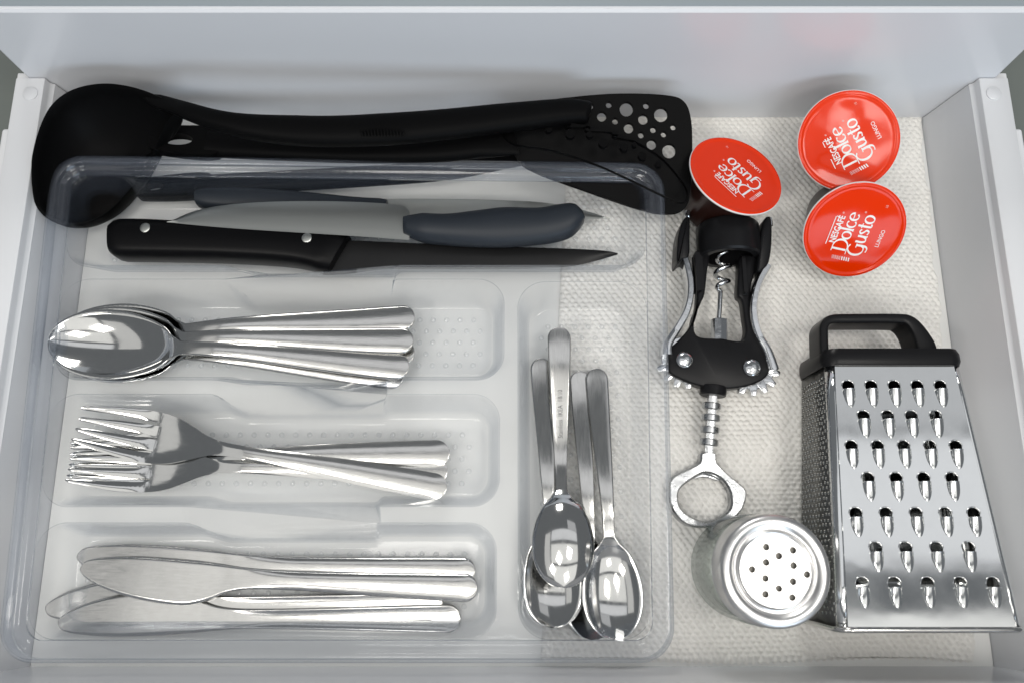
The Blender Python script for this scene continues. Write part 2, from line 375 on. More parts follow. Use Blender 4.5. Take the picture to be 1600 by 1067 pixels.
notches = []                                         # dividers: (y centre, x ramp start, x ramp end, x far end)
for (ya, yb, xa, xb, xc) in ((416, 437, 345, 385, 612), (592, 616, 330, 372, 600), (790, 817, 288, 342, 586)):
    yc = (pl_(400, ya)[1]+pl_(400, yb)[1])/2; notches.append((yc, pl_(xa, yb)[0], pl_(xb, yb)[0], pl_(xc, yb)[0]))
def sstep(t): t = np.clip(t, 0, 1); return t*t*(3-2*t)
def notch(x, y):
    for yc, a, b, c in notches:
        if abs(y-yc) < 9: return float(sstep((x-a)/(b-a))*sstep((c+1.5-x)/4.0))
    return 0.0
NEDGE = 110
def tray_mesh():
    bm_v = []; g = G()
    prof = [(0.0, 26.5), (0.0, 29), (0.05, 34.4), (0.5, 35.5), (1.4, 36), (3.2, 36), (4.0, 35.5), (4.3, 34.4), (4.9, 33.8), (6.4, 33.6), (7.4, 33.0), (8.0, 31.4), (8.4, ZD)]
    R = []; rim = G()
    for d, z in prof:
        q = rquad(quad_inset(tray_c, d), max(15.5-d*0.8, 3), 12, 24); R.append(np.c_[q, np.full(len(q), z)])
    rim.rings(R, True, False, False)
    loops = [R[-1]]
    for pi, c in enumerate(pockets):
        r0 = 13.0 if pi < 4 else 14.0
        P0 = rquad(c, r0, 10, NEDGE); P1 = rquad(quad_inset(c, 6.0), r0-3.5, 10, NEDGE)
        nn = np.array([notch(x, y) for x, y in P0]); P0 = P0+np.c_[np.zeros(len(nn)), -3.0*nn]; P1 = P1+np.c_[np.zeros(len(nn)), -3.0*nn]
        t0 = nn*16.0/(ZD-ZF); RR = []
        for t in (0, 0.015, 0.05, 0.15, 0.3, 0.45, 0.6, 0.75, 0.86, 0.93):
            tt = np.maximum(t, t0*(1-0.002)+t*0.002) if t > 0 else t0; tt = np.maximum(tt, t0); ins = np.clip((tt-t0)*30, 0, 1)*0+tt
            RR.append(np.c_[P0+(P1-P0)*ins[:, None], ZD-(ZD-ZF)*tt])
        for k in range(1, 6):                        # rounded foot of the wall
            a = k/5*math.pi/2; q = P1
            cdir = rquad(quad_inset(c, 6.0+2.8*(1-math.cos(a))), max(r0-3.5-2.8*(1-math.cos(a)), 1.5), 10, NEDGE)+np.c_[np.zeros(len(nn)), -3.0*nn]
            z0 = ZD-(ZD-ZF)*0.93; RR.append(np.c_[cdir, np.full(len(cdir), z0-(z0-ZF)*math.sin(a))])
        g.rings(RR, True, False, True); loops.append(RR[0])
    # the flat deck between the pockets
    bm = bmesh.new(); es = []
    for L in loops:
        vs = [bm.verts.new(tuple(p)) for p in L]; es += [bm.edges.new((vs[i], vs[(i+1) % len(vs)])) for i in range(len(vs))]
    bmesh.ops.triangle_fill(bm, use_beauty=True, use_dissolve=False, edges=es, normal=(0, 0, 1)); bm.verts.index_update()
    g.add([tuple(v.co) for v in bm.verts], [tuple(v.index for v in f.verts) for f in bm.faces]); bm.free()
    return g, rim
def clean_mesh(name, g, m, off, sharp):
    me = bpy.data.meshes.new(name); me.from_pydata([tuple((np.array(p)-off)*S) for p in g.v], [], g.f)
    bm = bmesh.new(); bm.from_mesh(me); bmesh.ops.remove_doubles(bm, verts=bm.verts, dist=0.02*S)
    bmesh.ops.dissolve_degenerate(bm, dist=0.005*S, edges=bm.edges)
    bmesh.ops.recalc_face_normals(bm, faces=bm.faces); bm.to_mesh(me); bm.free(); me.update()
    me.materials.append(m); me.shade_smooth(); me.set_sharp_from_angle(angle=math.radians(sharp)); return me
tr = thing('cutlery_tray', 'clear plastic tray with five compartments in the left of the drawer', 'cutlery tray', tuple(tray_c.mean(0))+(2.6,))
troff = np.array(tr.location)/S
body_g, rim_g = tray_mesh()
for nm, gg, mm in (('tray_body', body_g, M_tray), ('rim', rim_g, M_rim)):
    tb = link(nm, clean_mesh(nm, gg, mm, troff, 50), tr)
    sol = tb.modifiers.new('wall_thickness', 'SOLIDIFY'); sol.thickness = 1.1*S; sol.offset = 0
g = G(); dome = [(1.5, 0), (1.3, 0.55), (0.75, 1.0), (0.01, 1.15)]
for pi, c in enumerate(pockets):
    q = quad_inset(c, 12.5); x0, y0 = q.min(0); x1, y1 = q.max(0); r = 0; y = y0
    xs0 = max(q[0][0], q[3][0])
    while y <= y1+0.1:
        x = xs0+(3.6 if r % 2 else 0)
        while x <= x1: g.lathe(dome, 8, Matrix.Translation((x, y, ZF+0.55))); x += 7.2
        y += 6.2; r += 1
tag(part('grip_nubs', g, M_nub, tr, 60), kind='stuff')

# ================================================================== stamped cutlery
def sheet(xs, yl, yu, zc, depth, th, nv=14, dome=0.0, edge=0.45):
    """a stamped steel strip: rows across v, top then bottom, closed round the rim"""
    v = np.linspace(-1, 1, nv); R = []
    for x, a, b, z, d, t, dm in zip(xs, yl, yu, zc, depth, th, np.broadcast_to(dome, (len(xs),))):
        y = (a+b)/2+(b-a)/2*v; zz = z+d*(v*v-1)-dm*(0.55*v*v+0.45*v**4)
        top = np.c_[np.full(nv, x), y, zz+t/2]; bot = np.c_[np.full(nv, x), y, zz-t/2][::-1]
        e = min(edge, abs(b-a)*0.2+1e-3)
        l = np.array([[x, a-e*0.8 if a < b else a, zz[0]]]); r_ = np.array([[x, b+e*0.8, zz[-1]]])
        R.append(np.r_[top, r_, bot, l])
    return R
def interp(x, tab): t = np.array(tab, float); return np.interp(x, t[:, 0], t[:, 1])
def smooth_tab(x, tab, n=24):
    t = spline(np.array(tab, float), n, False); o = np.argsort(t[:, 0]); return np.interp(x, t[o, 0], t[o, 1])
def split_parts(R, cuts, names, m, parent, extra=None):
    """one continuous smooth strip cut into parts that keep the normals of the whole"""
    g = G().rings(R); n = len(R[0]); V = np.array(g.v)
    full = bpy.data.meshes.new('strip'); full.from_pydata([tuple(p*S) for p in V], [], g.f)
    bm = bmesh.new(); bm.from_mesh(full); bmesh.ops.recalc_face_normals(bm, faces=bm.faces); bm.normal_update()
    bm.verts.ensure_lookup_table(); N = np.array([tuple(q.normal) for q in bm.verts]); F = [tuple(q.index for q in f.verts) for f in bm.faces]; bm.free()
    bpy.data.meshes.remove(full); b = [0]+cuts+[len(R)-1]; out = []
    for k, nm in enumerate(names):
        lo, hi = b[k]*n, (b[k+1]+1)*n; fs = [tuple(i-lo for i in f) for f in F if min(f) >= lo and max(f) < hi]
        me = bpy.data.meshes.new(nm); me.from_pydata([tuple(p*S) for p in V[lo:hi]], [], fs); me.update()
        me.materials.append(m[k] if isinstance(m, (list, tuple)) else m); me.shade_smooth()
        me.normals_split_custom_set_from_vertices([tuple(q) for q in N[lo:hi]])
        out.append(link(nm, me, parent))
    return out
def cos_end(x, x0, x1):                     # 0..1 round-off towards x1
    t = np.clip((x-x0)/(x1-x0), 0, 1); return np.maximum(1-t**2.1, 0)**0.5
def make_spoon(name, label, L=186.0, bowl=67.0, hw=17.6, nk=3.1, he=6.6, d=7.2, crown=0.8):
    t = thing(name, label, 'spoon' if name == 'table_spoon' else 'teaspoon')
    xs = np.r_[bowl/2*(1-np.cos(np.linspace(0, math.pi*0.86, 34))), np.linspace(bowl*0.985, bowl*1.5, 14)[1:], np.linspace(bowl*1.5, L-he*1.1, 22)[1:], L-he*1.1+he*1.1*np.sin(np.linspace(0, math.pi/2, 9))[1:]]
    xs[0] = 0.02
    u = xs/bowl
    w = hw*np.clip(1-np.abs((u-0.45)/0.45)**2.15, 0, 1)**0.49; w[u > 0.45] = hw*np.clip(1-np.abs((u[u > 0.45]-0.45)/0.66)**2.0, 0, 1)**0.95
    hd = smooth_tab(xs, [(bowl*0.9, nk), (bowl*1.08, nk), (bowl*1.3, nk*1.1), (L*0.72, he*0.80), (L*0.9, he*0.98), (L, he)])
    k = sstep((u-0.86)/0.22); w = w*(1-k)+hd*k; w = np.where(u > 0.8, np.maximum(w, nk*0.9), w)
    w = w*np.where(xs > L-he*1.1, cos_end(xs, L-he*1.1, L), 1); w[-1] = 0.12; w[0] = 0.25
    zc = smooth_tab(xs, [(0, d*0.95), (bowl*0.5, d*0.98), (bowl*0.85, d*1.12), (bowl*1.1, d*1.7), (bowl*1.35, d*2.05), (L*0.6, d*1.85), (L*0.85, d*0.95), (L, d*0.75)])
    dep = d*np.clip(1-np.abs((u-0.48)/0.52)**2.2, 0, 1); dep[u > 1] = 0
    dome = np.where(u > 1.1, crown, 0.0)*np.clip((u-1.1)*4, 0, 1)*np.clip((L-xs)/7, 0.1, 1)
    R = sheet(xs, -w, w, zc, dep, np.interp(u, [0, 0.9, 1.2, 3], [1.3, 1.7, 2.4, 2.0]), 16, dome)
    split_parts(R, [int(np.argmin(np.abs(u-1.06)))], ['bowl', 'handle'], [M_steel, M_brush], t)
    return t
def make_fork(label, L=190.0):
    t = thing('fork', label, 'fork'); root, cut = 38.5, 88.0; he = 6.6
    prof = [(0, 7.0), (14, 4.2), (30, 2.4), (44, 2.0), (58, 3.9), (72, 7.2), (86, 9.8), (102, 10.6), (125, 9.4), (155, 6.6), (190, 4.6)]
    xs = np.r_[0.0, 0.7, 1.8, np.linspace(4, root-1, 16), root+np.array([0, .5, .9, 1.15, 1.3]), np.linspace(root+2.5, cut, 26), np.linspace(cut, L-he*1.1, 24)[1:], L-he*1.1+he*1.1*np.sin(np.linspace(0, math.pi/2, 9))[1:]]
    w = smooth_tab(xs, [(0, 8.9), (8, 10.4), (20, 12.2), (32, 13.0), (42, 12.7), (50, 11.2), (58, 8.4), (66, 5.4), (74, 3.6), (84, 3.2), (98, 3.5), (135, 5.4), (170, 6.5), (190, 6.7)])
    w = w*np.where(xs > L-he*1.1, cos_end(xs, L-he*1.1, L), 1); w[-1] = 0.3
    zc = smooth_tab(xs, prof); dep = np.interp(xs, [0, 39, 60, 75], [1.1, 1.2, 0.8, 0]); th = np.interp(xs, [0, 6, 39, 75, 190], [1.0, 1.4, 1.8, 2.3, 2.0]); dm = np.interp(xs, [70, 95], [0, 0.85])*np.clip((L-xs)/7, 0.1, 1)
    n = len(xs); Y = np.zeros((n, 4, 4))
    for i, x in enumerate(xs):
        if x < root+1.3:
            g0 = np.interp(x, [0, 12, root], [3.5, 2.9, 1.7]); gap = g0*math.sqrt(max(0, 1-(max(x-root, 0)/1.3)**2)); b = (2*w[i]-3*gap)/4; b *= np.interp(x, [0, 0.7, 1.8], [0.35, 0.75, 1.0]); pitch = (2*w[i]+gap)/4
            for k in range(4): c = (k-1.5)*pitch; Y[i, k] = c+np.array([-.5, -.27, .27, .5])*b
        else:
            for k in range(4): Y[i, k] = -w[i]+2*w[i]*(k+np.array([0, .3, .7, 1]))/4
    Z = zc[:, None, None]+dep[:, None, None]*((Y/w[:, None, None])**2-1)-dm[:, None, None]*(0.55*(Y/w[:, None, None])**2+0.45*(Y/w[:, None, None])**4)
    Z = Z-np.clip((root-xs)/9, 0, 1)[:, None, None]*np.array([0.35, 0, 0, 0.35])[None, None, :]
    X = np.broadcast_to(xs[:, None, None], Y.shape)
    V = np.stack([X, Y, Z], -1).reshape(-1, 3); N = len(V); h = np.broadcast_to((th/2)[:, None, None], Y.shape).reshape(-1)
    V = np.r_[V+np.c_[0*h, 0*h, h], V-np.c_[0*h, 0*h, h]]
    I = np.arange(N).reshape(n, 4, 4)
    def faces(lo, hi):
        f = []
        for i in range(lo, hi):
            for k in range(4):
                for q in range(3):
                    a, b, c, d = I[i, k, q], I[i+1, k, q], I[i+1, k, q+1], I[i, k, q+1]; f += [(a, b, c, d), (a+N, d+N, c+N, b+N)]
                for q, on in ((0, k == 0 or xs[i] < root+1.29), (3, k == 3 or xs[i] < root+1.29)):
                    if on: a, b = I[i, k, q], I[i+1, k, q]; f.append((a, a+N, b+N, b) if q == 0 else (a, b, b+N, a+N))
                if i == 0: f += [(I[0, k, q], I[0, k, q+1], I[0, k, q+1]+N, I[0, k, q]+N) for q in range(3)]
            if i == n-2: f += [(I[-1, k, q+1], I[-1, k, q], I[-1, k, q]+N, I[-1, k, q+1]+N) for k in range(4) for q in range(3)]
        return f
    ci = int(np.argmin(np.abs(xs-cut)))
    for nm, lo, hi, mm in (('head', 0, ci, M_steel), ('handle', ci, n-1, M_brush)):
        g = G().add(V, faces(lo, hi)); me = clean_mesh(nm, g, mm, np.zeros(3), 42)
        bm = bmesh.new(); bm.from_mesh(me); bmesh.ops.delete(bm, geom=[v for v in bm.verts if not v.link_faces], context='VERTS'); bm.to_mesh(me); bm.free()
        link(nm, me, t)
    return t
def make_knife(label, L=203.0):
    t = thing('table_knife', label, 'table knife'); he = 6.6
    xs = np.r_[0.05, 0.5, np.linspace(1.5, 14, 12), np.linspace(14, L-he, 60)[1:], L-he+he*np.sin(np.linspace(0, math.pi/2, 9))[1:]]
    up = smooth_tab(xs, [(0, 2.0), (1.2, 4.2), (4, 5.8), (12, 7.2), (30, 8.2), (60, 7.2), (85, 5.0), (110, 4.6), (150, 5.4), (185, 6.4), (203, 6.6)])
    lo = smooth_tab(xs, [(0, 1.0), (1.2, -0.6), (5, -3.2), (14, -7.0), (28, -10.6), (44, -12.8), (56, -13.2), (66, -10.8), (76, -6.6), (88, -4.6), (110, -4.4), (150, -5.4), (185, -6.4), (203, -6.6)])
    k = np.where(xs > L-he, cos_end(xs, L-he, L), 1); k[-1] = 0.03; up, lo = up*k, lo*k
    th = np.interp(xs, [0, 20, 72, 95, 150, 203], [1.2, 1.3, 1.9, 3.4, 4.2, 4.0])
    zc = np.interp(xs, [0, 80, 203], [1.2, 2.0, 2.4]); R = sheet(xs, lo, up, zc, np.interp(xs, [0, 40, 76, 100], [0.0, 0.25, 0.2, 0]), th, 12, np.interp(xs, [0, 80, 110, 195, 203], [0.0, 0.1, 1.0, 1.0, 0.2]), 0.35)
    split_parts(R, [int(np.argmin(np.abs(xs-80)))], ['blade', 'handle'], [M_brush, M_brush], t)
    # fine serrations along the cutting edge
    g = G()
    for x in np.arange(6, 50, 1.1):
        y = float(np.interp(x, xs, lo)); g.add([(x-.5, y+.3, 0.75), (x+.5, y+.3, 0.75), (x, y-.75, 1.15), (x-.5, y+.3, 1.6), (x+.5, y+.3, 1.6)], [(0, 1, 2), (3, 2, 4), (0, 2, 3), (1, 4, 2)])
    o = link('serrations', mesh_of('serrations', g, M_gside, 10), [c for c in bpy.data.objects if c.parent == t and c.name.startswith('blade')][0]); o['kind'] = 'stuff'
    return t
def place(o, p0, p1, L, flip=False, scale_len=True):
    """tip at p0, handle end at p1; flip lays it on its other face"""
    p0, p1 = Vector(p0)*S, Vector(p1)*S; X = (p1-p0); k = X.length/(L*S); X.normalize()
    Z = Vector((0, 0, 1)); Y = Z.cross(X).normalized(); Z = X.cross(Y)
    if flip: Y, Z = -Y, -Z
    M = Matrix((X, Y, Z)).transposed().to_4x4(); M.translation = p0
    o.matrix_world = M @ Matrix.Diagonal((k, 1, 1, 1)) if scale_len else M
    return o
def series(proto, L, spots, group):
    for i, (lab, p0, p1, flip) in enumerate(spots):
        o = proto if i == 0 else copy_tree(proto)
        o['label'] = lab; o['group'] = group; place(o, p0, p1, L, flip)
FZ = ZF+0.8+2.6
# table spoons: bottom of the pile first
sp = make_spoon('table_spoon', '')
series(sp, 186, [
 ('stainless table spoon lowest in its pile, the thin edge showing beneath the lower handle', P(103, 541, FZ+1), P(633, 592, FZ-1), False),
 ('stainless table spoon with its handle end tucked just under the middle handle', P(99, 540, FZ+4.0), P(650, 556, FZ+2.0), False),
 ('stainless table spoon whose handle points furthest up, topmost of the fanned ends', P(96, 539, FZ+7.2), P(650, 500, FZ+5.5), False),
 ('stainless table spoon with the middle of the three broad fanned handles', P(93, 538, FZ+10.2), P(648, 536, FZ+10.0), False),
 ('stainless table spoon on top of its pile, shiny bowl fully in view', P(87, 536, FZ+13.4), P(641, 577, FZ+8.0), False)],
 'table spoons fanned in the second compartment of the tray')
# forks
fk = make_fork('')
series(fk, 190, [
 ('stainless fork with the upper handle of its pile, head hidden under the others', P(119, 719, FZ-1.5), P(704, 709, FZ+1.5), False),
 ('stainless fork whose end shows just below the upper handle, tines lowest in the fork compartment', P(117, 726, FZ+2.0), P(700, 738, FZ-0.5), False),
 ('stainless fork on top of its pile, tines pointing to the upper left', P(130, 664, FZ+5.5), P(699, 764, FZ+4.5), False)],
 'forks piled in the third compartment of the tray')
# table knives
tk = make_knife('')
series(tk, 203, [
 ('stainless table knife with a dark serrated edge poking furthest left under the others', P(70, 944, FZ-1.0), P(692, 947, FZ-1.0), True),
 ('stainless table knife nearest the front wall of the tray, tip curving up', P(90, 966, FZ+1.5), P(719, 966, FZ-0.5), True),
 ('stainless table knife furthest back, partly covered along its whole length', P(122, 874, FZ-0.5), P(743, 892, FZ-1.0), False),
 ('stainless table knife lying over others, its wide blade in full view', P(127, 893, FZ+2.5), P(746, 918, FZ+0.5), False)],
 'table knives in the lowest compartment of the tray')
# teaspoons
ts = make_spoon('teaspoon', '', 136.0, 47.0, 14.6, 2.6, 5.6, 5.4, 0.3)
series(ts, 136, [
 ('teaspoon at the bottom of the right pair, only the rim of its bowl showing', P(927, 997, FZ-2), P(905, 583, FZ-1), False),
 ('teaspoon tucked directly behind the leftmost handle', P(868, 978, FZ-1.5), P(857, 566, FZ-1), False),
 ('teaspoon with the leftmost handle and a bowl half hidden by the upturned one', P(866, 979, FZ+3.0), P(845, 563, FZ+0.8), False),
 ('teaspoon with the rightmost handle and its bowl full in view', P(960, 997, FZ+5.5), P(930, 579, FZ+0.5), False),
 ('upturned teaspoon lying on top with letters stamped down its handle', P(882, 918, 33), P(874, 508, 25), True)],
 'teaspoons in the tall right compartment of the tray')
top = [o for o in bpy.data.objects if o.get('label', '').startswith('upturned teaspoon')][0]
hd = [c for c in bpy.data.objects if c.parent == top and c.name.startswith('handle')][0]
v, f = text_mesh('Stainless  IKEA  18/10', 3.4, 0.85, 0.05)
g = G().add([(89+x, -(y-1.15), 0) for x, y, z in v], f)
me_h = hd.data
hv = np.array([tuple(q.co/S) for q in me_h.vertices])
def handle_low(x):                                  # underside of the strip at station x (it is turned over, so it faces up)
    s_ = hv[np.abs(hv[:, 1]) < 1.6]; o = np.argsort(s_[:, 0]); lowz = {}
    for xx, yy, zz in s_: lowz[round(xx, 1)] = min(zz, lowz.get(round(xx, 1), 1e9))
    k = sorted(lowz); return float(np.interp(x, k, [lowz[q] for q in k]))
_kx = np.linspace(50, 135, 40); _kz = [handle_low(a) for a in _kx]
g.v = [(x, y, float(np.interp(x, _kx, _kz))-0.06+(0.05 if z > 0 else 0)) for (x, y, _), (_, _, z) in zip(g.v, v)]
link('stamped_letters', mesh_of('stamped_letters', g, M_engrave, 30), hd)

# ================================================================== kitchen knives
def loft_outline(upper, lower, z0, th, n=28, sq=2.6, ns=16, ends=0.35):
    """a rounded solid grip between two traced edges (world xy), thickness th at height z0"""
    U = spline(upper, 8, False); Lw = spline(lower, 8, False)
    def res(p):
        d = np.r_[0, np.cumsum(np.linalg.norm(np.diff(p, axis=0), axis=1))]; t = np.linspace(0, d[-1], n); return np.c_[np.interp(t, d, p[:, 0]), np.interp(t, d, p[:, 1])]
    U, Lw = res(U), res(Lw); R = []; a = np.arange(ns)*2*math.pi/ns
    for i in range(n):
        e = min(1.0, (min(i, n-1-i)/(n-1)*6+ends)); c = (U[i]+Lw[i])/2; h = (U[i]-Lw[i])/2
        cc = np.sign(np.cos(a))*np.abs(np.cos(a))**(2/sq); ss = np.sign(np.sin(a))*np.abs(np.sin(a))**(2/sq)
        k = e**0.5
        R.append(np.c_[c[0]+cc*h[0]*k, c[1]+cc*h[1]*k, (z0(i/(n-1)) if callable(z0) else z0)+ss*th/2*k])
    return R
def blade_mesh(up, lo, z0, z1, th, tilt=0.0):
    """flat ground blade: traced spine and edge, thick at the spine and thin at the edge"""
    n = 40
    def res(p):
        p = spline(p, 8, False); d = np.r_[0, np.cumsum(np.linalg.norm(np.diff(p, axis=0), axis=1))]; t = np.linspace(0, d[-1], n); return np.c_[np.interp(t, d, p[:, 0]), np.interp(t, d, p[:, 1])]
    U, Lw = res(up), res(lo); R = []
    for i in range(n):
        s = i/(n-1); z = z0+(z1-z0)*s; row = []
        for v, tt in ((0, .35), (0.12, .5), (0.55, .5), (0.9, .12), (1, .03)): p = U[i]+(Lw[i]-U[i])*v; row.append((p[0], p[1], z+th*tt+tilt*(v-.5)))
        for v, tt in ((1, .03), (0.9, .12), (0.55, .5), (0.12, .5), (0, .35)): p = U[i]+(Lw[i]-U[i])*v; row.append((p[0], p[1], z-th*tt+tilt*(v-.5)))
        R.append(np.array(row))
    return G().rings(R)
# dark knife behind: slate handle at the left, tip at the right
kz = ZF+9
kc = thing('kitchen_knife', 'dark handled kitchen knife mostly hidden behind the other two, tip pointing right', 'kitchen knife', tuple(P(600, 315, kz)))
part('blade', blade_mesh(PP([(590, 311), (680, 311), (780, 313), (860, 318), (920, 331), (953, 342)], kz)[:, :2], PP([(590, 345), (680, 347), (780, 347), (860, 346), (920, 344), (953, 343)], kz)[:, :2], kz, kz, 2.0, 1.8), M_blade, kc)
part('handle', G().rings(loft_outline(PP([(309, 300), (330, 297), (400, 297), (480, 303), (560, 311), (606, 313)], kz)[:, :2], PP([(309, 324), (330, 329), (400, 334), (480, 338), (560, 343), (606, 345)], kz)[:, :2], kz, 13, ends=0.8)), M_navy, kc, 60)
# silver knife with slate handle
kz = ZF+21
ka = thing('kitchen_knife', 'kitchen knife with a broad silver blade and wavy slate grey handle', 'kitchen knife', tuple(P(632, 350, kz)))
part('blade', blade_mesh(PP([(262, 348), (300, 331), (345, 321.5), (400, 316.5), (480, 314.5), (560, 316), (626, 321), (640, 331)], kz)[:, :2], PP([(262, 349), (300, 353), (345, 357), (400, 361), (480, 366), (560, 371), (626, 376), (640, 377)], kz)[:, :2], kz, kz, 2.4, 2.2), M_blade, ka)
part('handle', G().rings(loft_outline(PP([(631, 331), (660, 335), (700, 336.5), (745, 331), (790, 326), (840, 327), (870, 322), (895, 320), (910, 330), (913, 344)], kz)[:, :2], PP([(631, 376), (660, 379), (720, 384), (780, 386), (840, 382), (880, 375), (903, 363), (913, 346)], kz)[:, :2], kz, 16, 40, 2.3, 24)), M_navy, ka, 70)
# black knife in front
kz = ZF+13
kb = thing('kitchen_knife', 'black kitchen knife with two steel rivets in its thick straight handle', 'kitchen knife', tuple(P(480, 390, kz)))
part('blade', blade_mesh(PP([(505, 376), (560, 377), (640, 380), (760, 384), (880, 387), (945, 390), (966, 394)], kz)[:, :2], PP([(505, 430), (545, 428), (600, 421), (700, 420), (800, 419), (880, 416), (930, 406), (966, 395)], kz)[:, :2], kz, kz-3, 2.4), M_dblade, kb)
hg = G().rings(loft_outline(PP([(178, 352), (186, 347.5), (230, 347), (300, 351), (420, 359), (500, 365), (551, 369)], kz)[:, :2], PP([(178, 404), (186, 406), (260, 407), (350, 409), (440, 414), (485, 421), (514, 431)], kz)[:, :2], kz, 19, 40, 3.4, 24, 0.75))
bh = part('handle', hg, M_knob, kb, 60)
for px, py in ((228, 358), (480, 374)):
    c = P(px, py, kz+8.0)
    sub('rivet', G().lathe([(2.9, -1), (2.9, 1.1), (2.5, 1.45), (1.2, 1.6), (0.01, 1.62)], 20, Matrix.Translation(c)), M_blade, bh)

# ================================================================== black nylon utensils behind the tray
# ladle: bowl at the left, long grip to the right
lz = 46
ring = spline([P(x, y, z) for x, y, z in [(246, 150, 58), (205, 136, 58), (160, 131, 58), (115, 140, 57), (82, 163, 55), (62, 200, 52), (50, 245, 49), (47, 285, 46), (56, 322, 40), (80, 346, 32), (118, 354, 25), (160, 340, 21), (195, 310, 20), (222, 274, 24), (243, 238, 32), (254, 212, 42), (268, 186, 52), (282, 168, 57)]], 5)
ring[:, 0] = np.maximum(ring[:, 0], -242.5)
la = thing('ladle', 'black nylon ladle, its deep bowl in the back left corner', 'ladle', tuple(P(170, 240, 20)))
ctr = ring.mean(0); nrm = np.array([0.28, -0.42, 0.86]); R = []
for k in range(9):                                   # outside of the shell, from rim to bottom, then back up the inside
    a = k/8*math.pi/2; R.append(ctr+(ring-ctr)*max(math.cos(a), 0.02)**0.8-np.outer(np.ones(len(ring)), np.array([0, 0, 1]))*24*math.sin(a))
R = R[::-1]
R.append(ctr+(ring-ctr)*0.985+np.array([0, 0, 0.7]))
for k in range(9):
    a = k/8*math.pi/2; R.append(ctr+(ring-ctr)*max(math.cos(a), 0.02)**0.8*0.955-np.array([0, 0, 1])*22*math.sin(a))
part('bowl', G().rings(R), M_nylon, la, 60)
def path(pts): return spline([P(x, y, z) for x, y, z in pts], 6, False)
pth = path([(228, 153, 55), (270, 166, 57), (295, 175, 59), (340, 189, 60), (400, 200, 60), (500, 206, 59), (600, 203, 57), (700, 195, 55), (800, 184, 53), (880, 176, 51), (910, 176, 50), (922, 178, 50)])
n = len(pth); ss = np.linspace(0, 1, n)
lh = part('handle', G().tube(pth, np.interp(ss, [0, .04, .12, .3, .42, .55, .7, .9, .985, 1], [1.2, 3.6, 4.0, 5.2, 7.6, 8.2, 7.6, 5.9, 5.4, 3.5]), np.interp(ss, [0, .1, .3, .8, .95, 1], [0.8, 3, 5, 5.5, 5, 3.5]), 20, power=2.6), M_nylon, la, 60)
g = G()
for x in range(565, 632, 5):                         # ribbed thumb grip
    h = 9+5*math.sin((x-565)/66*math.pi); c = P(x, 212-h*0.75, 63.9); d = P(x+1.5, 212+1, 63.3)
    g.tube([c, (c+d)/2+np.array([0, 0, .5]), d], 0.5, 0.5, 6)
sub('grip_ribs', g, M_nylon, lh)['kind'] = 'stuff'
# flat turner with round holes
def flat_utensil(name, label, outline, holes, zf, handle, hw, eye, th=2.0):
    t = thing(name, label, 'spatula', tuple(P(*outline[0], 20)))
    o2 = spline(np.array([P(x, y, zf(*P(x, y, zf(*P(x, y, 32)[:2]))[:2]))[:2] for x, y in outline]), 5); hs = []
    for x, y, r in holes:
        c = P(x, y, zf(*P(x, y, zf(*P(x, y, 32)[:2]))[:2])); hs.append(circ(c[0], c[1], r*0.345, 18))
    part('blade', G().plate(o2, hs, -th/2, th/2, zf), M_nylon, t, 35)
    pth = path(handle); n = len(pth); s = np.linspace(0, 1, n); w = np.interp(s, [0, .03, .1, .35, .8, 1], [hw*0.75, hw, hw, hw*0.95, hw*0.9, hw*1.3])
    # handle with a hanging eye: built as a holed strap at its end
    eyec = P(*eye[:3]); k = int(n*0.19); hb = G()
    hb.tube(pth[k:], w[k:], np.interp(s[k:], [0.1, .8, 1], [4.5, 4, 1.2]), 16, power=2.8)
    d = pth[k+2]-pth[0]; d /= np.linalg.norm(d); pr = np.array([-d[1], d[0], 0])
    q = [pth[k+1]+pr*w[k], pth[0]+pr*hw*0.9+d*3, pth[0]+pr*hw*0.4, pth[0]-pr*hw*0.4, pth[0]-pr*hw*0.9+d*3, pth[k+1]-pr*w[k]]
    o3 = spline([p[:2] for p in q], 5); a = np.arange(20)*2*math.pi/20
    hole = eyec[:2]+np.outer(np.cos(a)*eye[3], d[:2])+np.outer(np.sin(a)*eye[4], pr[:2])
    if area2(o3) < 0: o3 = o3[::-1]
    hb.plate(o3, [hole], -3.6, 3.6, lambda x, y: pth[0][2]+(pth[k][2]-pth[0][2])*max(0, ((np.array([x, y])-pth[0][:2])@d[:2])/np.linalg.norm(pth[k]-pth[0])))
    part('handle', hb, M_nylon, t, 50)
    return t
zt = lambda x, y: 14+np.clip((y-150)/88, -0.3, 1.0)*34
hz = [(1073, 250, 12), (1153, 243, 13), (1230, 262, 29), (1316, 247, 13), (1381, 286, 29), (1122, 294, 20), (1181, 314, 13), (1303, 306, 21), (1240, 344, 21), (1347, 351, 13), (1435, 340, 12), (1393, 371, 12), (1294, 374, 13), (1340, 415, 21), (1417, 443, 29)]
flat_utensil('spatula', 'black flat spatula with many round holes in its blade', [(853, 164), (893, 155), (967, 149.5), (1040, 152), (1068, 162), (1079, 190), (1081, 240), (1078, 300), (1070, 326), (1045, 335), (1000, 328), (900, 294), (838, 271), (808, 250), (800, 205)],
 [(540+a/2.807, 80+b/2.807, c/2.807) for a, b, c in hz], zt,
 [(219, 298, 10), (290, 293, 11), (420, 285, 12), (560, 277, 13), (700, 266, 15), (800, 246, 20), (850, 232, 26)], 6.0, (243, 296, 10.5, 6.0, 2.2))
zt2 = lambda x, y: 44+4*math.sin(np.clip((x-0)/85, 0, 1)*math.pi)-np.clip((x-30)/65, 0, 1)**2*8+np.clip((y-190)/40, -1, 1)*4
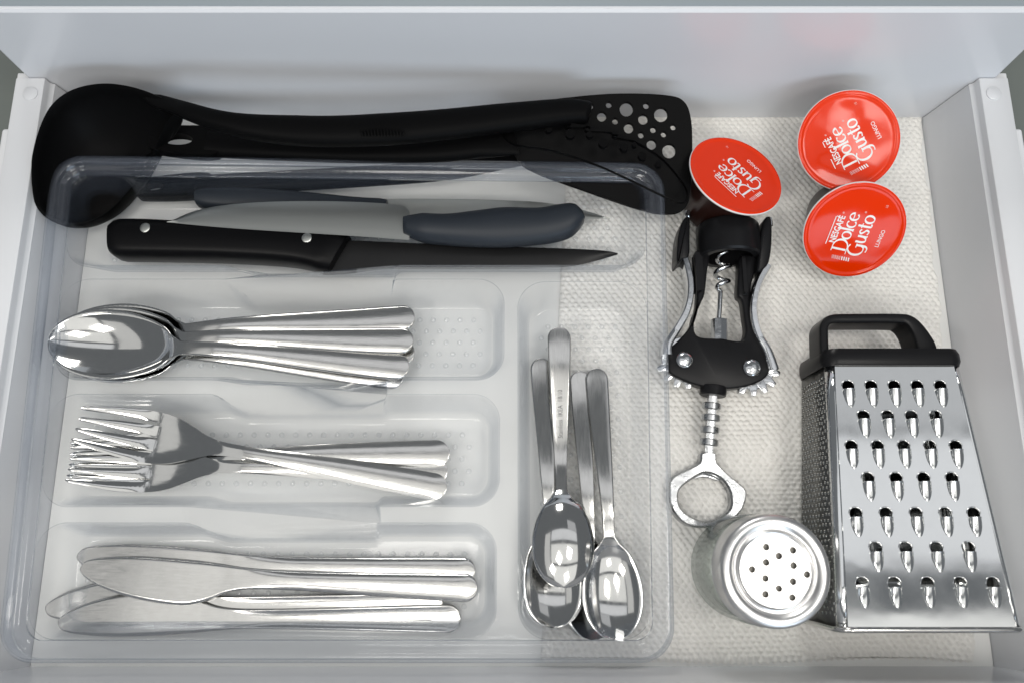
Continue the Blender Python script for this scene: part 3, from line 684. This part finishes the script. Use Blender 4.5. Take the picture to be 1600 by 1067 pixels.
hz2 = [(830, 330, 15), (890, 348, 16), (975, 330, 13), (985, 368, 22), (1070, 372, 15), (1060, 345, 13), (1130, 408, 22), (1180, 372, 14), (1220, 425, 20), (1300, 465, 20), (1265, 415, 12), (1370, 500, 16)]
flat_utensil('spatula', 'black curved spatula with holes, lying over the flat one and drooping to the right', [(785, 205), (812, 194), (855, 191), (900, 196), (945, 206), (990, 222), (1035, 250), (1066, 286), (1074, 306), (1066, 318), (1040, 309), (990, 285), (930, 258), (860, 236), (800, 226)],
 [(540+a/2.807, 80+b/2.807, c/2.807*0.9) for a, b, c in hz2], zt2,
 [(240, 220, 30), (310, 224, 31), (420, 230, 33), (560, 235, 35), (680, 234, 38), (760, 226, 41), (806, 216, 43)], 7.5, (280, 222, 31, 8.6, 3.4), 2.6)

# ================================================================== coffee capsules
def nib(points, thick, thin, n=10, closed=False):
    """pen stroke: thick on uprights, thin on level runs"""
    p = spline(points, n, closed) if len(points) > 2 else np.array([np.array(points[0])+(np.array(points[1])-points[0])*t for t in np.linspace(0, 1, 5)], float)
    if closed: p = np.r_[p, p[:1]]
    T = np.gradient(p, axis=0); T /= np.linalg.norm(T, axis=1)[:, None]+1e-9; N = np.c_[-T[:, 1], T[:, 0]]
    w = (thin+(thick-thin)*np.abs(T[:, 1])**1.4)[:, None]/2; a, b = p+N*w, p-N*w; m = len(p)
    return np.r_[np.c_[a, np.zeros(m)], np.c_[b, np.zeros(m)]], [(i, i+1, m+i+1, m+i) for i in range(m-1)]
A_ = lambda cx, cy, rx, ry, a0, a1, n=7: [(cx+rx*math.cos(math.radians(a0+(a1-a0)*i/(n-1))), cy+ry*math.sin(math.radians(a0+(a1-a0)*i/(n-1)))) for i in range(n)]
GLY = {
 'D': (1.45, [[(0.22, 0), (0.22, 1.6)], [(-0.12, 1.6), (0.5, 1.6)]+A_(0.5, 0.75, 0.82, 0.85, 80, -80)+[(0.4, -0.1), (-0.25, -0.12)]]),
 'o': (0.98, [A_(0.45, 0.5, 0.40, 0.50, 90, 450, 13)]),
 'l': (0.40, [[(0.16, 0), (0.16, 1.75)], [(0.0, 1.72), (0.2, 1.76)], [(0.0, 0), (0.32, 0)]]),
 'c': (0.86, [A_(0.46, 0.5, 0.40, 0.50, 50, 320, 11)]),
 'e': (0.90, [[(0.1, 0.52), (0.78, 0.56)], A_(0.46, 0.5, 0.40, 0.50, 5, 320, 12)]),
 'G': (1.42, [A_(0.7, 0.72, 0.68, 0.85, 55, 300, 12)+[(1.15, 0.2)], [(1.15, 0.75), (1.15, -0.2), (0.9, -0.5), (0.5, -0.45)], [(0.85, 0.75), (1.32, 0.75)]]),
 'u': (0.98, [[(0.14, 1.0), (0.14, 0.35), (0.32, 0.02), (0.62, 0.1), (0.76, 0.35)], [(0.78, 1.0), (0.78, 0)], [(0.0, 1.0), (0.2, 1.0)], [(0.78, 0.0), (0.95, 0.03)]]),
 's': (0.72, [[(0.58, 0.86), (0.34, 1.0), (0.12, 0.80), (0.30, 0.55), (0.56, 0.32), (0.42, 0.03), (0.08, 0.12)]]),
 't': (0.66, [[(0.26, 1.45), (0.26, 0.25), (0.40, 0.0), (0.62, 0.1)], [(0.0, 1.0), (0.58, 1.0)]])}
def script(word, x0, y0, h, xs=1.0):
    V, F = [], []
    for ch in word:
        adv, st = GLY[ch]
        for s in st:
            v, f = nib([(x0+x*h*xs, y0+y*h) for x, y in s], 0.24*h, 0.10*h, 6); b = len(V); V.extend(v.tolist()); F.extend([tuple(i+b for i in q) for q in f])
        x0 += adv*h*xs
    return np.array(V), F
def bars(rects):
    V, F = [], []
    for q in rects: b = len(V); V.extend([(x, y, 0) for x, y in q]); F.append((b, b+1, b+2, b+3))
    return np.array(V), F
def foil(x, y, amp, seed):
    r = np.random.default_rng(seed); z = 0
    for k in range(7):
        a = r.uniform(0, 6.28); f = r.uniform(0.13, 0.34); ph = r.uniform(0, 6.28); z = z+np.sin((x*math.cos(a)+y*math.sin(a))*f+ph+0.8*np.sin((x*math.sin(a)-y*math.cos(a))*f*0.8+ph*2))
    return amp*z/3*max(0.0, 1-(math.hypot(x, y)/23.4)**4)
def capsule_proto(amp=0.0, seed=1):
    t = thing('coffee_capsule', '', 'coffee capsule')
    part('body', G().lathe([(0.01, -33), (8, -33), (13, -32), (16.5, -29.5), (17.4, -26), (20.2, -8), (21.4, -2), (22.4, -0.9), (24.8, -0.9)], 56), M_pod, t)
    part('rim', G().lathe([(22.0, -1.2), (25.2, -1.25), (25.8, -0.8), (25.9, -0.2), (25.6, 0.15), (25.0, 0.2), (24.6, 0.1)], 72), M_redrim, t)
    lg = G().lathe([(25.5, 0.18), (25.3, 0.38), (24.2, 0.44), (23.6, 0.12), (22.8, -0.05)]+[(r_, 0.0) for r_ in np.linspace(21.6, 1.2, 18)]+[(0.01, 0.0)], 72)
    lg.v = [(x, y, z+foil(x, y, amp, seed)) for x, y, z in lg.v]
    lid = part('lid', lg, M_red, t, 60)
    g = G(); dz = 0.12+0.25*amp
    put = lambda vf, dx, dy: g.add([(x+dx, y+dy, z+dz+foil(x+dx, y+dy, amp, seed)) for x, y, z in vf[0]], vf[1])
    put(text_mesh('NESCAFÉ', 4.6, 0.80, 0.02, 0.10), -1.0, 7.3)
    put(bars([[(-9.8, 11.45), (5.6, 11.65), (5.6, 12.05), (-9.8, 11.85)]]), 0, 0)
    put(script('Dolce', -12.0, 0.6, 4.5, 1.03), 0, 0)
    put(script('Gusto', -12.6, -7.6, 4.7, 1.0), 0, 0)
    put(text_mesh('LUNGO', 2.9, 0.95, 0.02, 0.02), -1.4, -15.2)
    put(bars([[(-16.6, y), (-14.6, y+0.4), (-14.6, y+1.05), (-16.6, y+0.65)] for y in (-3.4, -2.2, -1.0, 0.2)]), 0, 0)
    put(text_mesh('®', 1.3, 1, 0.02), 8.2, 8.6); put(text_mesh('®', 1.3, 1, 0.02), 10.6, -2.2)
    link('lettering', mesh_of('lettering', g, M_print, 30), lid)
    g = G(); put(bars([q for y in (1.5, 2.7, 3.9, 5.1) for q in ([(-16.6, y), (-14.6, y+.4), (-14.6, y+.6), (-16.6, y+.2)], [(-16.6, y+.6), (-14.6, y+1.0), (-14.6, y+1.15), (-16.6, y+.75)])]), 0, 0)
    link('bar_outlines', mesh_of('bar_outlines', g, M_print, 30), lid)
    g = G(); put(text_mesh('18', 1.9, 0.9, 0.02), 15.5, -11.5); link('number', mesh_of('number', g, M_printpale, 30), lid)
    return t
cp = capsule_proto()
def capsule(o, px, py, z, alpha, lean, read, label):
    c = P(px, py, z); v = np.array([0, 0, CAM_H])-c; v /= np.linalg.norm(v)
    ax = _r-v*(_r@v); ax /= np.linalg.norm(ax); ay = np.cross(v, ax)
    l = np.array(lean, float); l /= np.linalg.norm(l); n = v*math.cos(alpha)+(ax*l[0]+ay*l[1])*math.sin(alpha)
    r = np.array(read, float); X = ax*r[0]+ay*r[1]; X -= n*(X@n); X /= np.linalg.norm(X); Y = np.cross(n, X)
    M = Matrix((X, Y, n)).transposed().to_4x4(); M.translation = Vector(c)*S; o.matrix_world = M
    tag(o, label, 'coffee capsule', 'red coffee capsules on the mat')
capsule(cp, 1150, 274, 35, math.radians(50), (0.54, 0.84), (-0.57, 0.82), 'red lidded coffee capsule tilted away beside the corkscrew, dark cup showing')
capsule(capsule_proto(0.42, 5), 1326, 221, 39, math.radians(15.5), (0.93, 0.33), (-0.49, 0.87), 'red lidded coffee capsule nearest the back wall with a bright highlight on its crinkled lid')
capsule(capsule_proto(0.34, 11), 1335, 361, 33, math.radians(28), (0.66, -0.75), (0.21, 0.98), 'red lidded coffee capsule between the other right capsule and the grater handle')

# ================================================================== winged corkscrew
cw = lambda a, b: (1030+a/3.44, 310+b/3.44)
cv = lambda a, b: (1030+a/3.81, 560+b/3.81)
ck = thing('corkscrew', 'black and chrome winged corkscrew lying on the mat beside the tray', 'corkscrew', tuple(P(1120, 570, 0)))
zc = 15.0
outer = [cw(*q) for q in [(196, 285), (203, 400), (206, 500), (196, 600), (165, 690), (105, 760), (52, 812), (46, 870), (50, 925), (100, 962), (200, 1000), (330, 1020), (460, 1010), (560, 972), (596, 920), (588, 860), (545, 790), (505, 700), (489, 580), (500, 450), (530, 325), (440, 310), (428, 400), (422, 515), (444, 545), (458, 640), (466, 715), (438, 764), (330, 752), (228, 746), (192, 715), (192, 650), (226, 560), (246, 512), (258, 400), (268, 290)]]
sp_o = spline(PP(outer, zc+4)[:, :2], 4)
part('frame', G().prism(sp_o, zc-4, zc+4, 1.1), M_corkpl, ck, 50)
c = P(*cw(367, 215), 17); cy0 = P(*cw(367, 125), 24)[1]; cy1 = P(*cw(367, 300), 24)[1]
r = 16.6; MM = Matrix.Translation((c[0], 0, 17.5)) @ Matrix.Rotation(math.radians(90), 4, 'X')
part('collar', G().lathe([(12.5, -cy1), (15.4, -cy1), (16.4, -cy1-1), (r, -(cy0+cy1)/2), (16.4, -cy0+1.2), (15.4, -cy0), (12.2, -cy0), (12.2, -cy1), (12.5, -cy1)], 48, MM), M_blackpl, ck)
# crown plate of the legs below the collar
for a, b in (((205, 285), (262, 505)), ((436, 310), (526, 520))):
    p0, p1 = P(*cw(*a), zc+5), P(*cw(*b), zc+5)
    part('leg_rib', G().box((min(p0[0], p1[0])+1.5, min(p0[1], p1[1]), zc-2), (max(p0[0], p1[0])-5 if a[0] < 300 else max(p0[0], p1[0])-6, max(p0[1], p1[1]), zc+6), 1.2), M_corkpl, ck)
for a, b, rr in ((135, 868, 4.5), (497, 910, 4.7)):
    q = P(*cw(a, b), zc+4); part('rivet', G().lathe([(rr, -2), (rr, 0.6), (rr*.86, 1.5), (rr*.5, 2.2), (rr*.14, 2.4), (rr*.1, 2.1), (0.01, 2.1)], 28, Matrix.Translation(q)), M_chrome, ck)
def lever(pts, grip, tip, gear, gc):
    p = spline([P(*cw(a, b), zc+2) for a, b in pts], 6, False); n = len(p); s = np.linspace(0, 1, n)
    lv = part('lever', G().tube(p, np.interp(s, [0, .3, .7, 1], [2.0, 1.9, 2.1, 2.8]), 6.0, 14, power=5), M_chrome, ck, 40)
    sub('lever_grip', G().prism(spline(PP([cw(*q) for q in grip], zc+8)[:, :2], 4), zc-6, zc+8.5, 1.0), M_corkpl, lv, 45)
    sub('lever_tip', G().box(tuple(P(*cw(tip[0], tip[3]), zc+5)[:2])+(zc-4,), tuple(P(*cw(tip[2], tip[1]), zc+5)[:2])+(zc+6,), 0.8), M_chrome, lv)
    tg = G(); cx, cy = P(*cw(*gc), zc)[:2]
    for a0 in gear:                                   # gear teeth round the pivot
        a = math.radians(a0); d = np.array([math.cos(a), math.sin(a)]); t = np.array([-d[1], d[0]]); o = np.array([cx, cy])
        q = [o+d*9.0+t*2.3, o+d*9-t*2.3, o+d*12.0-t*1.9, o+d*14.6-t*1.35, o+d*15.1-t*0.9, o+d*15.1+t*0.9, o+d*14.6+t*1.35, o+d*12.0+t*1.9]; tg.prism(q, zc-3, zc+1.5, 0.2)
    tg.lathe([(0.1, -3), (11.6, -3), (12, -2.6), (12, 1.0), (11.6, 1.4), (0.1, 1.4)], 40, Matrix.Translation((cx, cy, zc)))
    sub('gear', tg, M_chrome, lv, 30)
lever([(128, 335), (152, 420), (160, 510), (142, 610), (95, 700), (40, 790), (36, 850)], [(95, 350), (97, 250), (106, 180), (130, 115), (162, 102), (164, 200), (160, 310), (125, 330)], (140, 66, 166, 105), (200, 225, 250, 275, 300), (135, 868))
lever([(572, 375), (525, 460), (500, 550), (496, 640), (520, 740), (570, 830), (604, 930)], [(528, 392), (534, 300), (545, 195), (566, 112), (600, 104), (606, 190), (600, 290), (580, 365)], (578, 102, 606, 155), (345, 320, 297, 272, 247, 222), (490, 905))
# screw worm
wp = []
axis0, axis1 = P(*cw(352, 285), zc), P(*cw(330, 500), zc)
for i in range(60):
    t = i/59; b = axis0+(axis1-axis0)*t; rr = 3.6*(0.85 if i < 3 else 1)*min(1, (59-i)/8); a = 2*math.pi*2.6*t+0.4
    wp.append(b+np.array([rr*math.cos(a), 0, rr*math.sin(a)]))
wp += [P(*cw(328, 530), zc), P(*cw(325, 590), zc), P(*cw(320, 660), zc)]
part('worm', G().tube(wp, np.r_[np.linspace(0.5, 1.25, 12), np.full(len(wp)-12, 1.25)], None, 10), M_chrome, ck, 60)
a, b = P(*cw(323, 650), zc), P(*cw(323, 765), zc); part('sleeve', G().tube([a, a+(b-a)*.04, a+(b-a)*.95, b], [3.6, 4.4, 4.4, 4.4], None, 8), M_chrome, ck, 25)
a, b = P(*cv(322, 165), zc), P(*cv(318, 222), zc); part('bushing', G().tube([a, a+(b-a)*.1, a+(b-a)*.9, b], [6.4, 6.8, 6.8, 6.2], None, 20), M_blackpl, ck, 35)
rk = G(); a, b = P(*cv(318, 200), zc-1), P(*cv(292, 560), zc-4); rk.tube([a, b], 2.45, 2.45, 8, power=4)
for y in (283, 352, 425, 497):
    t = (y-200)/360; m_ = a+(b-a)*t; d = (b-a)/np.linalg.norm(b-a); rk.tube([m_-d*1.75, m_-d*1.3, m_+d*1.3, m_+d*1.75], [4.0, 4.7, 4.7, 4.0], None, 18)
part('rack_shaft', rk, M_cast, ck, 35)
zo = 7.0
op_o = spline(PP([cv(*q) for q in [(252, 560), (335, 560), (345, 615), (395, 668), (455, 720), (512, 768), (524, 815), (505, 880), (480, 920), (430, 958), (345, 992), (250, 1006), (160, 985), (95, 925), (62, 850), (58, 770), (78, 705), (160, 660), (240, 616)]], zo+2)[:, :2], 4)
op_i = spline(PP([cv(*q) for q in [(205, 712), (260, 680), (325, 688), (385, 728), (425, 800), (425, 885), (370, 938), (290, 966), (215, 950), (145, 905), (116, 845), (128, 772)]], zo+2)[:, :2], 4)
zs = lambda x, y: np.clip((y-36)/26, 0, 1)*3
og = G(); og.plate(inset(op_o, 0.9) if area2(op_o) > 0 else inset(op_o, 0.9), [inset(op_i, -0.9)], 0, zo-1.2+3.0, zs)
og.rings([np.c_[q, h+np.array([zs(*w) for w in q])] for q, h in ((inset(op_o, .9), zo+1.8), (op_o, zo+0.6), (op_o, 1.0), (inset(op_o, .6), 0.2))], True, False, False)
og.rings([np.c_[q, h+np.array([zs(*w) for w in q])] for q, h in ((inset(op_i, -.9), zo+1.8), (op_i, zo+0.6), (op_i, 1.0), (inset(op_i, -.6), 0.2))], True, False, False)
opn = part('bottle_opener', og, M_cast, ck, 35)
sub('opener_lip', G().prism(PP([cv(*q) for q in [(200, 714), (258, 676), (330, 684), (366, 726), (340, 728), (300, 712), (255, 706)]], 4)[:, :2], 2, 5, 0.4), M_chrome, opn)

# ================================================================== shaker jar
jc = P(1212, 891, 62); jx, jy = jc[0], jc[1]
sh = thing('shaker', 'small glass shaker jar with a pierced metal lid in front of the corkscrew', 'shaker', (jx, jy, 0))
T = Matrix.Translation((jx, jy, 2.2))
part('jar', G().lathe([(0.01, 1.2), (14, 1.0), (17, 0), (21.5, 0), (23.6, 1.2), (24.6, 4), (24.9, 8), (24.7, 12), (25.0, 14), (24.9, 36), (24.4, 42), (22.6, 46), (21.6, 48), (21.6, 58), (20.4, 58), (20.4, 48), (21.3, 46), (22.9, 42), (23.3, 36), (23.3, 8), (22, 5), (17, 4), (0.01, 4.2)], 64, T), M_glass, sh, 60)
g = G()
for k in range(48):                                   # knurled ring round the foot of the jar
    a = k*2*math.pi/48; q = (jx+24.4*math.cos(a), jy+24.4*math.sin(a)); g.tube([(q[0], q[1], 4.6), (q[0], q[1], 6.2), (q[0], q[1], 9)], [.3, .6, .3], None, 6)
part('knurling', g, M_glass, sh)['kind'] = 'stuff'
lidz = 59.5; lp = G()
lp.lathe([(23.7, -13), (24.2, -13.4), (24.6, -12.6), (24.2, -11.6), (24.1, -2), (23.9, -0.6), (23.4, 0.5), (22.4, 1.25), (21.2, 1.6), (20.0, 1.5), (19.0, 0.9), (18.4, 0.3), (18.0, 0.0), (17.4, -0.1), (17.0, 0.1), (16.6, 0.5), (16.2, 0.7), (15.8, 0.5), (15.4, 0.2)], 72, Matrix.Translation((jx, jy, lidz+2)))
hp = [(1197, 854), (1239, 859), (1217, 868), (1197, 878), (1240, 883), (1175, 889), (1261, 897), (1196, 903), (1239, 908), (1217, 919), (1196, 928), (1238, 933)]
hs = []
for x, y in hp: q = P(x, y, lidz+2.2); hs.append(circ(q[0], q[1], 1.45, 14))
lp.plate(circ(jx, jy, 15.5, 72), hs, lidz+1.6, lidz+2.2)
ld = part('lid', lp, M_alu, sh, 40)
sub('lid_liner', G().lathe([(16.6, 0), (16.6, 0.3), (0.01, 0.3)], 40, Matrix.Translation((jx, jy, lidz-0.4)), cap0=True), M_hole, ld)

# ================================================================== box grater lying on its back
gt = thing('grater', 'stainless box grater with a black handle lying on the mat by the right wall', 'grater', (181, 24, 0))
YT, YBs = 86.0, -35.0
def gsec(t):                                          # section at t (0 = handle end, 1 = foot): x0, x1, z0, z1
    return (152.5-10.5*t, 216.5+5.0*t, 2.6, 41.0+13.0*t)
def gring(t, r=3.4, grow=0.0):
    x0, x1, z0, z1 = gsec(t); q = rquad([(x0-grow, z0-min(grow, 0.8)), (x1+grow, z0-min(grow, 0.8)), (x1+grow, z1+grow), (x0-grow, z1+grow)], r, 6, 1)
    y = YT+(YBs-YT)*t; return np.array([(a, y, b) for a, b in q])
# rounded corner strips + plain back and right sides
def strip(name, i0, i1, m=None):
    R = []
    for t in np.linspace(0, 1, 8): q = gring(t); R.append(q[[i % len(q) for i in range(i0, i1+1)]])
    g = G().rings(R, False, False, False); o = part(name, g, m or M_grate, gt, 60); s = o.modifiers.new('sheet', 'SOLIDIFY'); s.thickness = 0.6*S; s.offset = 0; return o
strip('back_panel', 0, 7); strip('side_panel', 7, 14)
strip('corner_strip', 14, 20)
strip('corner_strip', 21, 27)
ft = lambda y: (YT-y)/(YT-YBs)
ztop = lambda x, y: gsec(ft(y))[3]
def gpx(x, y):                                        # point of the picture on the sloping front face
    z = 47.0
    for _ in range(6): p = P(x, y, z); z = ztop(p[0], p[1])
    return P(x, y, z)
fo = np.array([(gsec(1)[0]+3.4, YBs), (gsec(1)[1]-3.4, YBs), (gsec(0)[1]-3.4, YT), (gsec(0)[0]+3.4, YT)])
rows = [(603, [1325, 1361, 1397, 1433, 1469]), (650, [1349, 1387, 1424, 1462]), (697, [1330, 1371, 1412, 1453, 1493]), (747, [1356, 1400, 1443, 1487]), (802, [1337, 1384, 1431, 1477, 1521]), (856, [1368, 1415, 1463, 1513]), (911, [1347, 1397, 1449, 1500, 1551])]
holes, teeth = [], []
for y, xs in rows:
    for x in xs:
        p = gpx(x, y+1); a = np.arange(22)*2*math.pi/22
        holes.append(np.c_[p[0]+2.95*np.cos(a), p[1]+0.2+np.where(np.sin(a) > 0, 2.9, 2.6)*np.sin(a)]); teeth.append(p)
fp = part('front_panel', G().plate(fo, holes, -0.3, 0.3, ztop), M_grate, gt, 30)
# a raised scoop behind every hole
nu, nv = 12, 12; V = []
for j in range(nv+1):
    s = j/nv; hw = 2.75*math.sqrt(max(1-s**1.7, 0.0))*(1+0.08*math.sin(s*math.pi)); h = 2.5*(1-s)**0.8*(1 if s > 0 else 1)
    for i in range(nu+1):
        a = math.pi*i/nu; V.append((hw*math.cos(a), -1.5-s*8.8, 0.32+h*math.sin(a)**0.9+0.02))
F = [(j*(nu+1)+i, j*(nu+1)+i+1, (j+1)*(nu+1)+i+1, (j+1)*(nu+1)+i) for j in range(nv) for i in range(nu)]
# rolled lip at the mouth
g = G().add(V, F); arch = [(2.75*math.cos(math.pi*i/16), -1.5, 0.34+2.5*math.sin(math.pi*i/16)**0.9) for i in range(17)]; g.tube(arch, 0.22, None, 6, up=(0, 1, 0))
a = np.arange(25)/24*math.pi; g.tube([(3.05*math.cos(b), 0.3+2.95*math.sin(b), 0.34) for b in a], 0.3, None, 6)
tme = mesh_of('tooth', g, M_grate, 70)
gloc = np.array(gt.location)/S; slope = math.atan2(gsec(1)[3]-gsec(0)[3], YT-YBs)
for p in teeth:
    o = link('tooth', tme, fp, p-gloc); o.rotation_euler = (-slope, 0, 0)
# left face: fine rasp
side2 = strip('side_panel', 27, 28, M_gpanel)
g = G()
nr, nc = 46, 9
for j in range(nr):
    t = 0.06+0.90*j/(nr-1); x0, x1, z0, z1 = gsec(t); y0_ = YT+(YBs-YT)*t
    for i in range(nc):
        y = y0_+random.uniform(-.35, .35)
        z = z0+5+(z1-z0-10)*(i+0.5*(j % 2)+random.uniform(-.12, .12))/(nc-0.5); s = 0.8
        q = [(x0-0.2, y-s, z-s), (x0-0.2, y+s, z-s), (x0-0.2, y+s, z+s), (x0-0.2, y-s, z+s)]
        tip = [(x0-.9, y-.15, z-.15), (x0-.9, y+.2, z-.15), (x0-.6, y+.2, z+.2), (x0-.8, y-.15, z+.2)]
        g.rings([np.array(q), np.array(tip)], True, False, False)
        pass
ro = sub('rasp_teeth', g, M_gside, side2, 10); ro['kind'] = 'stuff'; ro.parent = side2
g = G()
R0 = gring(1.0, 6.4, 0.9); g.tube(np.r_[R0, R0[:2]]+np.array([0, -0.8, 0]), 1.25, None, 8, up=(0, 1, 0))
part('base_rim', g, M_brush, gt, 60)
# handle end: collar that tapers up to a strap
g = G()
rr = [gring(0.02, 6.5, 1.2), gring(0.0, 7, 2.2), gring(-0.03, 7, 2.3), gring(-0.05, 7, 1.6), gring(-0.055, 6.4, -1.5)]
for q in rr[:2]: pass
g.rings([q+np.array([0, 0, 0.2]) for q in rr])
part('collar', g, M_blackpl, gt, 40)
yh = YT+8.0
hp_ = [gpx(1292, 545)]
zl = 38.0
def hq(x, y): return P(x, y, zl)[:2]
pth = spline([tuple(hq(*q)) for q in [(1289, 552), (1288, 525), (1289, 508), (1300, 498.5), (1330, 497), (1400, 497), (1420, 500), (1434, 513), (1446, 535), (1452, 552)]], 7, False)
path3 = np.c_[pth, np.full(len(pth), 30.0)]; n = len(path3); s = np.linspace(0, 1, n)
part('handle', G().tube(path3, np.interp(s, [0, .2, .6, .78, .9, 1], [2.2, 2.2, 2.4, 3.6, 5.0, 5.0]), 8.5, 24, power=7), M_blackpl, gt, 40)
print('objects', len(bpy.data.objects))
